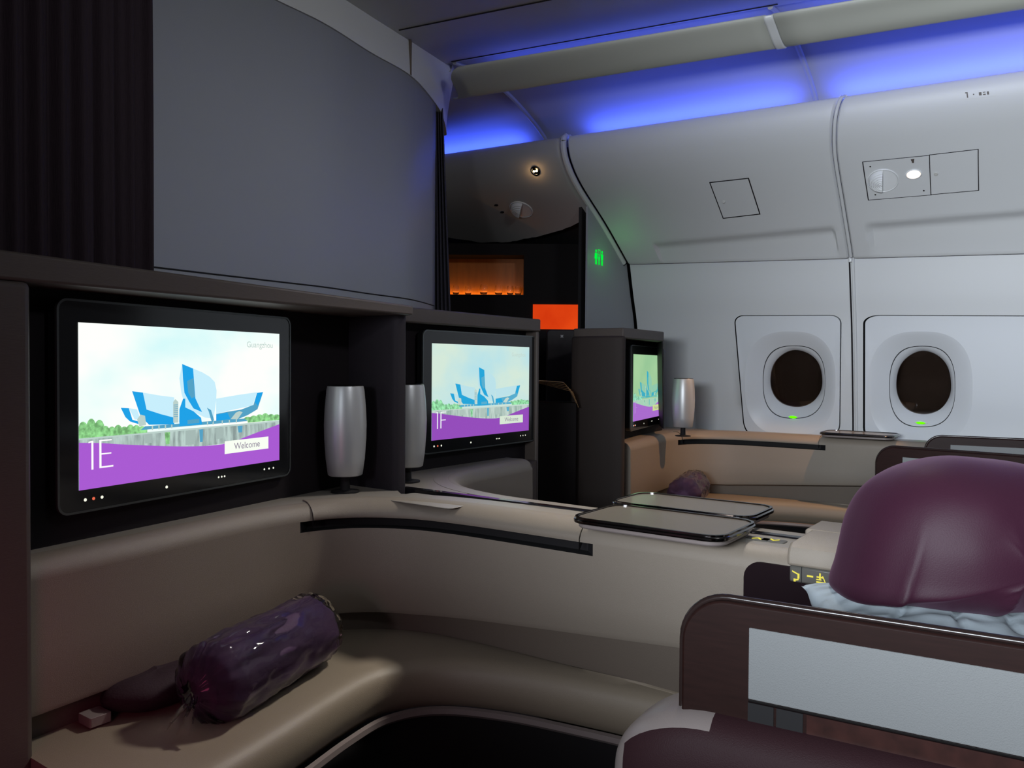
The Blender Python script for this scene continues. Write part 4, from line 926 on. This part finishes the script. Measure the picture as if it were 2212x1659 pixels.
# far armrest lid
part('far_lid', arm_sec(-1.985, -1.84, .80, .840, -.6, ya+.02), M['leather'], R, bevel=.006, seg=3, X=Matrix.Scale(-1, 4, (1, 0, 0)))
# ------------------------------------------------------------------ seat side wings
def wing(P0, dirv, zt, label, L, thick=.022, h=.30, inset=True, rc=.07, edge=0, z0=.0, sgn=1, ih=.083, fo=None):
    fo = rc+.028 if fo is None else fo
    d = Vector((dirv[0], dirv[1], 0)).normalized(); n = Vector((d.y, -d.x, 0))*sgn   # n away from the camera
    R = root('seat_wing_panel', P0-d*.3+Vector((0, 0, zt-h-P0.z)), label, 'privacy panel')
    f0 = P0+d*edge
    def Pt(s, z, k): return Vector((f0.x, f0.y, 0))-d*s+n*k+Vector((0, 0, z))
    prof = [(0, zt-h)]+[(rc-rc*math.cos(a*PI/2/10), zt-rc+rc*math.sin(a*PI/2/10)) for a in range(11)]+[(L, zt), (L, zt-h)]
    m = len(prof); mb = MB(); mb.add([Pt(s, z, 0) for s, z in prof]+[Pt(s, z, thick) for s, z in prof], [tuple(range(m)), tuple(reversed(range(m, 2*m)))]+[(i, (i+1) % m, (i+1) % m+m, i+m) for i in range(m)])
    part('frame', mb, M['wood'], R, bevel=.003, smooth=30)
    mb = MB(); mb.tube([Pt(s, z, thick*.5)+Vector((0, 0, 0)) for s, z in [(-.002, zt-h)]+[(rc-(rc+.002)*math.cos(a*PI/2/10), zt-rc+(rc+.002)*math.sin(a*PI/2/10)) for a in range(11)]+[(L, zt+.002)]], thick*.2, 8); part('edge_trim', mb, M['edgetrim'], R, smooth=60)
    it = zt-(.026 if fo < .085 else .031)
    mb = MB(); r = [Pt(fo+a, z, -.0015) for a, z in ((0, it), (L-.15, it), (L-.15, it-ih), (0, it-ih))]; r2 = [v+n*.004 for v in r]
    mb.add(r+r2, [(0, 1, 2, 3), (7, 6, 5, 4), (0, 4, 5, 1), (1, 5, 6, 2), (2, 6, 7, 3), (3, 7, 4, 0)]); FP = q = part('felt_panel', mb, M['felt'], R, bevel=.0012); q['label'] = 'pale grey felt insert'
    mb = MB(); mb.tube([Pt(rc+.026, it-ih-.0015, -.002), Pt(L, it-ih-.0015, -.002)], .0016, 6); part('insert_trim', mb, M['chrome'], FP)
    mb = MB(); r = [Pt(fo+a, z, -.001) for a, z in ((.065, it-ih-.004), (L-.15, it-ih-.004), (L-.15, it-ih-.06), (.065, it-ih-.06))]; r2 = [v+n*.003 for v in r]
    mb.add(r+r2, [(0, 1, 2, 3), (7, 6, 5, 4), (0, 4, 5, 1), (1, 5, 6, 2), (2, 6, 7, 3), (3, 7, 4, 0)]); part('burl_strip', mb, M['burl'], R)
    mb = MB()
    for a0 in (0.0, .032):
        r = [Pt(fo+a, z, -.0012) for a, z in ((a0, it-ih-.004), (a0+.029, it-ih-.004), (a0+.029, it-ih-.04), (a0, it-ih-.04))]; mb.add(r+[v+n*.003 for v in r], [(0, 1, 2, 3), (7, 6, 5, 4), (0, 4, 5, 1), (1, 5, 6, 2), (2, 6, 7, 3), (3, 7, 4, 0)])
    part('vent_slot', mb, M['matt'], R)
    return R
PE = PZ(1545, 1296, .925); dE = Vector((-.096, .995, 0)).normalized()
wing(PE, (-.096, .995), .925, 'large nearest dark wood wing panel with grey felt insert, lower right', 1.0, edge=.040, h=.17, rc=.055, fo=.080)
PF = PZ(1925, 966, .93); wing(PF, (.156, .988), .93, 'dark wood wing panel just behind the purple pillow', .95, edge=.05, h=.5, rc=.06)
PK = PZ(2030, 943, .93); wing(PK, (-.12, .99), .93, 'farthest dark wood wing panel below the right window', .95, edge=.05, h=.5, rc=.06)
# rounded seat arm body under the near wing
dn_ = dE; nE = Vector((dE.y, -dE.x, 0))
R = root('seat_arm_shell', PE+Vector((0, 0, -.93))-dE*.4, 'rounded maroon seat arm at the bottom right, carrying the felt-lined wing', 'seat arm')
f0 = Vector((PE.x, PE.y, 0))+dE*.128+nE*.004
def armrow(s, inset=0):
    # cross-section rounded at top; s = distance from nose
    ht = .79; r = .06
    if s < .13: ht -= .13*(1-math.sqrt(max(0, 1-((.13-s)/.13)**2)))*.75
    wl_ = .045+.0*s; wr = .12
    if s < .10: q = math.sqrt(max(0.0, 1-((.10-s)/.10)**2)); wl_ *= q; wr *= q
    out = []
    pts = [(-wl_, 0), (-wl_, ht-.05), (-wl_*.93, ht-.028), (-wl_*.75, ht-.012), (-wl_*.45, ht-.002), (0, ht+.003), (wr*.5, ht+.002), (wr*.85, ht-.01), (wr, ht-.04), (wr, 0)]
    return [f0-dE*s+nE*(x+.005)+Vector((0, 0, z)) for x, z in pts]
ss = [0.0, .002, .006, .012, .02, .03, .042, .056, .07, .085, .1, .115, .13, .2, .4, .7, 1.1]
rows = [armrow(s) for s in ss]; m = len(rows[0]); mb = MB(); mb.add([v for r in rows for v in r], [(i*m+j, i*m+j+1, (i+1)*m+j+1, (i+1)*m+j) for i in range(len(rows)-1) for j in range(m-1)]+[tuple(reversed(range((len(rows)-1)*m, len(rows)*m)))], 0)
mb.m = [0 if (i//(m-1)) < 40 else 0 for i in range(len(mb.f))]
# the front cap is smooth plastic, the long side is cloth
k = 0
for i in range(len(rows)-1):
    for j in range(m-1): mb.m[k] = 1 if (ss[i] >= .13 or (j <= 2 and ss[i] >= .02)) else 0; k += 1
part('body', mb, [M['capbody'], M['maroonbody']], R, smooth=70)
# ------------------------------------------------------------------ pillows
def pillow(name, c, ex, ey, ez, t, label, m, p=3.2, wr=.01, seed=0, n=56, fold=0, corner=.0):
    """c centre, ex/ey half extents vectors, ez thickness direction"""
    mb = MB()
    def f(side):
        def g(u, v):
            a, b = 2*u-1, 2*v-1
            A = a*(1-corner*(1-abs(b)**1.5)*.5*abs(a)**2) ; B = b*(1-corner*(1-abs(a)**1.5)*.5*abs(b)**2)
            th = (max(0, 1-abs(a)**p)*max(0, 1-abs(b)**p))**.5
            w = noise.noise(Vector((a*2.3+seed, b*2.3, side*3)))*wr*2+noise.noise(Vector((a*6+seed, b*6, side*7)))*wr*.7
            r = 1-abs(noise.noise(Vector((a*3.2+seed*3, b*2.2, 5+side))))*1.0
            w -= wr*1.6*max(0, r-.82)/.18*fold
            z = side*(t*th+w*min(1, th*1.5))
            return c+ex*A+ey*B+ez*z+ex*noise.noise(Vector((b*4, seed, 2)))*.02*abs(a)**4+ey*noise.noise(Vector((a*4, seed, 9)))*.02*abs(b)**4
        return g
    mb.grid(f(1), n, n); mb.grid(f(-1), n, n)
    return mb
# white pillow below
rZ = Vector((0, 0, 1))
dirR = Vector((rt.x, rt.y, 0)).normalized(); dirF = Vector((fw.x, fw.y, 0)).normalized()
def rotv(v, a): return Vector((v.x*math.cos(a)-v.y*math.sin(a), v.x*math.sin(a)+v.y*math.cos(a), v.z))
cw = PD(2162, 1390, 1.27)
exw = rotv(dirR, .0)*.262+Vector((0, 0, -.018)); eyw = dirF*.15+Vector((0, 0, .03)); ezw = exw.cross(eyw).normalized()
o = part('white_pillow', pillow('w', cw, exw, eyw, ezw, .060, '', None, p=2.6, wr=.010, seed=3, fold=.6, n=90), M['cotton'], smooth=80); tag(o, 'crumpled white pillow under the purple pillow on the nearest seat', 'pillow')
cp_ = PD(2092, 1152, 1.33)
exp_ = dirR*.205+Vector((0, 0, .0)); eyp = dirF*.16+Vector((0, 0, .045)); ezp = exp_.cross(eyp).normalized()
def domepillow():
    mb = MB(); n1, n2 = 128, 80
    # a plump cushion: high rounded back, flatter underside, left end drooping
    outl = [(-.215, -.100), (-.205, -.06), (-.185, .02), (-.155, .075), (-.10, .112), (-.03, .125), (.06, .120), (.14, .095), (.20, .05), (.235, -.02), (.24, -.08), (.20, -.112), (.10, -.118), (0, -.116), (-.10, -.110), (-.18, -.104)]
    cl = [Vector((a, b, 0)) for a, b in outl]; m = len(cl)
    def oc(t):
        t = (t % 1)*m; i = int(t); f = t-i; P = [cl[(i+k) % m] for k in (-1, 0, 1, 2)]
        return .5*((2*P[1])+(-P[0]+P[2])*f+(2*P[0]-5*P[1]+4*P[2]-P[3])*f*f+(-P[0]+3*P[1]-3*P[2]+P[3])*f**3)
    def g(u, v):
        o_ = oc(u); d = -1+2*v; k = math.sqrt(max(0, 1-abs(d)**2.4)); c0 = Vector((.01, -.03, 0))
        q = c0+(o_-c0)*k; y = .165*math.copysign(abs(d)**.9, d)
        x, z = q.x, q.y
        low = max(0, min(1, (.05-z)/.14)); fo = math.sin(x*62+2.2*math.sin(x*13+1)+z*8)
        rid = (1-abs(math.sin(x*25+z*7*math.sin(x*9)+.4)))**4
        y += math.copysign(1, d)*(.012*low*rid-.006*low*(1-rid)*.5)+.006*noise.noise(Vector((x*13, z*13, d)))
        n_ = .006*noise.noise(Vector((x*10, y*9, z*10)))
        return cp_+dirR*(x)+dirF*y+Vector((0, 0, z+n_))
    mb.grid(g, n1, n2, cu=True); return mb
R = root('purple_pillow', cp_-Vector((0, 0, .1)), 'plump dark purple velvet pillow lying on the white pillow', 'pillow')
part('cover', domepillow(), M['velvet'], R, smooth=80)
# the seat under the pillows
R = root('passenger_chair', (1.33, .05, 0), 'dark passenger chair under the stacked pillows', 'chair')
mb = MB(); mb.prism([(1.33+a_, .0+b_) for a_, b_ in rrect(.56, .80, .08)], .12, .56); part('seat_cushion', mb, M['maroonbody'], R, bevel=.04, seg=4)
mb = MB(); mb.prism([(1.34+a_, -.10+b_) for a_, b_ in rrect(.54, .52, .08)], .56, .715); part('headrest', mb, M['band'], R, bevel=.03, seg=4)
# rolled quilts in film
def roll(off, label, s=1, tailside=-1):
    A = Vector((.975, 1.47, .535))+off; B = Vector((1.36, 1.585, .535))+off
    if off.length > 0: A += Vector((0.02, .02, 0))
    ax = (B-A).normalized(); sd = Vector((-ax.y, ax.x, 0)); R = root('rolled_quilt', (A+B)/2-Vector((0, 0, .08)), label, 'rolled quilt'); L = (B-A).length
    def g(grow, wr, ph):
        def q(u, v):
            a = 2*PI*u; x = v*L; r = .080*(1-abs(2*v-1)**5*.38)*1.0+grow
            if v < .03 or v > .97: r *= .55 if (v in (0, 1)) else 1
            r += wr*noise.noise(Vector((math.cos(a)*2+ph, math.sin(a)*2, x*7)))+wr*.6*noise.noise(Vector((math.cos(a)*5, math.sin(a)*5+ph, x*16)))
            z = math.sin(a)*r; 
            z = max(z, -.081)
            return A+ax*x+sd*math.cos(a)*r+Vector((0, 0, z))
        return q
    mb = MB(); mb.grid(g(0, .012, 0), 64, 48, cu=True)
    n = 64; mb.f += [tuple(reversed(range(n))), tuple(range(48*n, 49*n))]; mb.m += [0, 0]; part('quilt', mb, M['roll'], R, smooth=70)
    mb = MB()
    def film(u, v):
        a = 2*PI*u; x = -.045+v*(L+.06); e_ = min(1, (x+.05)/.06, (L+.022-x)/.035); r = .088*max(.25, math.sqrt(max(0, e_)))
        r += .007*noise.noise(Vector((math.cos(a)*4+9, math.sin(a)*4, x*14)))+.004*noise.noise(Vector((math.cos(a)*11, math.sin(a)*11, x*30+a)))
        z = max(math.sin(a)*r, -.083); return A+ax*x+sd*math.cos(a)*r+Vector((0, 0, z))
    mb.grid(film, 96, 70, cu=True); part('film_wrap', mb, M['film'], R, smooth=80)
    mb = MB()
    def tail(u, v): 
        x = -.04-.05*v; w = .010+.03*v; return A+ax*x+sd*(2*u-1)*w+Vector((0, 0, -.04*v-.012+.012*math.sin(u*17+v*3)))
    mb.grid(tail, 24, 10); part('film_tail', mb, M['film'], R, smooth=80)
    return R
roll(Vector((0, 0, 0)), 'purple quilt rolled in clear film on the nearest ottoman bench')
roll(KOF+Vector((0, 0, 0)), 'purple quilt rolled in clear film on the window suite bench')
c = PZ(205, 1557, .46); mb = MB(); mb.prism([(c.x+a_, c.y+b_) for a_, b_ in rrect(.045, .05, .004)], .458, .478); tag(part('paper_tag', mb, M['capbody'], bevel=.001), 'small pale tag lying on the ottoman at the lower left', 'tag')
c = PZ(300, 1500, .46)+Vector((0.01, -.085, 0)); 
mb = MB()
def lump(u, v):
    a = 2*PI*u; b = PI*(v-.5); cb = abs(math.cos(b))**.5; return c+Vector((0.0, .03, .0))+Vector((.12*cb*math.cos(a), .075*cb*math.sin(a), .035*math.sin(b)+.03))+Vector((1, 1, 1))*.006*noise.noise(Vector((a, v*4, 1)))
mb.grid(lump, 32, 20, cu=True); tag(part('dark_lump', mb, mat('lump_dark', (.03, .012, .02), .8, bump=.4, scale=200), smooth=80), 'dark rounded lump on the ottoman left of the rolled quilt', 'lump')  # low dark mound beside the rolled quilt
# ------------------------------------------------------------------ lights
def area(name, loc, tgt, sx, sy, power, col, spread=180):
    l = bpy.data.lights.new(name, 'AREA'); l.shape = 'RECTANGLE'; l.size = sx; l.size_y = sy; l.energy = power; l.color = col; l.spread = math.radians(spread)
    o = bpy.data.objects.new(name, l); COL.objects.link(o); o.location = loc
    o.rotation_euler = (Vector(tgt)-Vector(loc)).to_track_quat('-Z', 'Y').to_euler(); return o
def long_area(name, a, b, aim, wdt, power, col, spread=180):
    a = Vector(a); b = Vector(b); x = (b-a).normalized(); z = -(Vector(aim)-Vector(aim).dot(x)*x).normalized(); y = z.cross(x)
    l = bpy.data.lights.new(name, 'AREA'); l.shape = 'RECTANGLE'; l.size = (b-a).length; l.size_y = wdt; l.energy = power; l.color = col; l.spread = math.radians(spread)
    o = bpy.data.objects.new(name, l); COL.objects.link(o); c = (a+b)/2
    o.matrix_world = Matrix(((x.x, y.x, z.x, c.x), (x.y, y.y, z.y, c.y), (x.z, y.z, z.z, c.z), (0, 0, 0, 1))); return o
BLUE = (.055, .11, 1.0)
def lipl(Y, dx=.06, z=2.445): s = SU(Y, 1); return (s.x+dx, Y, z)
for (ya_, yb_) in ((-1.0, b1c-.10), (b1c+.08, 2.28), (2.70, 4.1)):
    long_area('cove_led', lipl(ya_), lipl(yb_), (-.35, 0, 1), .015, 3.6*(yb_-ya_), BLUE)
for (ya_, yb_) in ((-1.0, yr-.06), (yr+.06, 2.42)):
    a_ = (at(rb0, rb1, ya_)-.01, ya_, 2.585); b_ = (at(rb0, rb1, yb_)-.01, yb_, 2.585)
    long_area('rail_led', a_, b_, (.25, 0, 1), .01, .8*(yb_-ya_), BLUE)
# daylight from the windows on the far (left) side of the cabin, and unseen overhead fills added for ottoman and bulkhead
long_area('left_window_daylight', (-1.4, -.8, 1.55), (-1.4, .7, 1.55), (1, .05, .02), .4, 29, (.84, .92, 1.0), 56)
area('overhead_fill', (2.75, .85, 2.62), (1.42, 1.12, .45), .25, .25, 3.8, (1.0, .94, .86), 52)  # unseen, added to light the ottoman top from the upper right
area('bulkhead_fill', (.9, -1.3, 2.6), (2.1, 2.5, 2.0), .5, .2, 3.4, (.92, .95, 1.0), 60)  # unseen, added behind the camera to brighten the bulkhead
l = bpy.data.lights.new('reading_spot', 'SPOT'); l.energy = 60; l.color = (1.0, .53, .22); l.spot_size = math.radians(60); l.spot_blend = .35; l.shadow_soft_size = .02
o = bpy.data.objects.new('reading_spot', l); COL.objects.link(o); o.location = lampP+nn*.03; o.rotation_euler = (Vector((4.1, 1.4, .5))-o.location).to_track_quat('-Z', 'Y').to_euler()
al = CX @ Vector(((xa+xb)/2, .14, za+.045))
long_area('shelf_glow', CX @ Vector((xa+.02, .175, za+.006)), CX @ Vector((xb-.02, .175, za+.006)), tuple((CX.to_3x3() @ Vector((0, .9, 1)))), .012, .30, (1.0, .50, .10))
l = bpy.data.lights.new('sign_glow', 'POINT'); l.energy = .12; l.color = (.05, 1, .12); l.shadow_soft_size = .03
o = bpy.data.objects.new('sign_glow', l); COL.objects.link(o); o.location = sg+Vector((.02, -.10, 0))
l = bpy.data.lights.new('spot_glow', 'POINT'); l.energy = .10; l.color = (1, .6, .25); l.shadow_soft_size = .01
o = bpy.data.objects.new('spot_glow', l); COL.objects.link(o); o.location = SU(fl[0], fl[1], -.04)
area('maroon_tint_fill', (.30, 1.15, .75), (.72, 1.62, .5), .2, .2, .45, (1, .10, .30))  # unseen, added to tint the lower left maroon
w = bpy.data.worlds.new('world'); scene.world = w; w.use_nodes = True; w.node_tree.nodes['Background'].inputs[0].default_value = (.93, .93, 1, 1); w.node_tree.nodes['Background'].inputs[1].default_value = .042
vs = scene.view_settings; vs.view_transform = 'Standard'; vs.look = 'None'; vs.exposure = 0; vs.gamma = 1; vs.use_curve_mapping = False
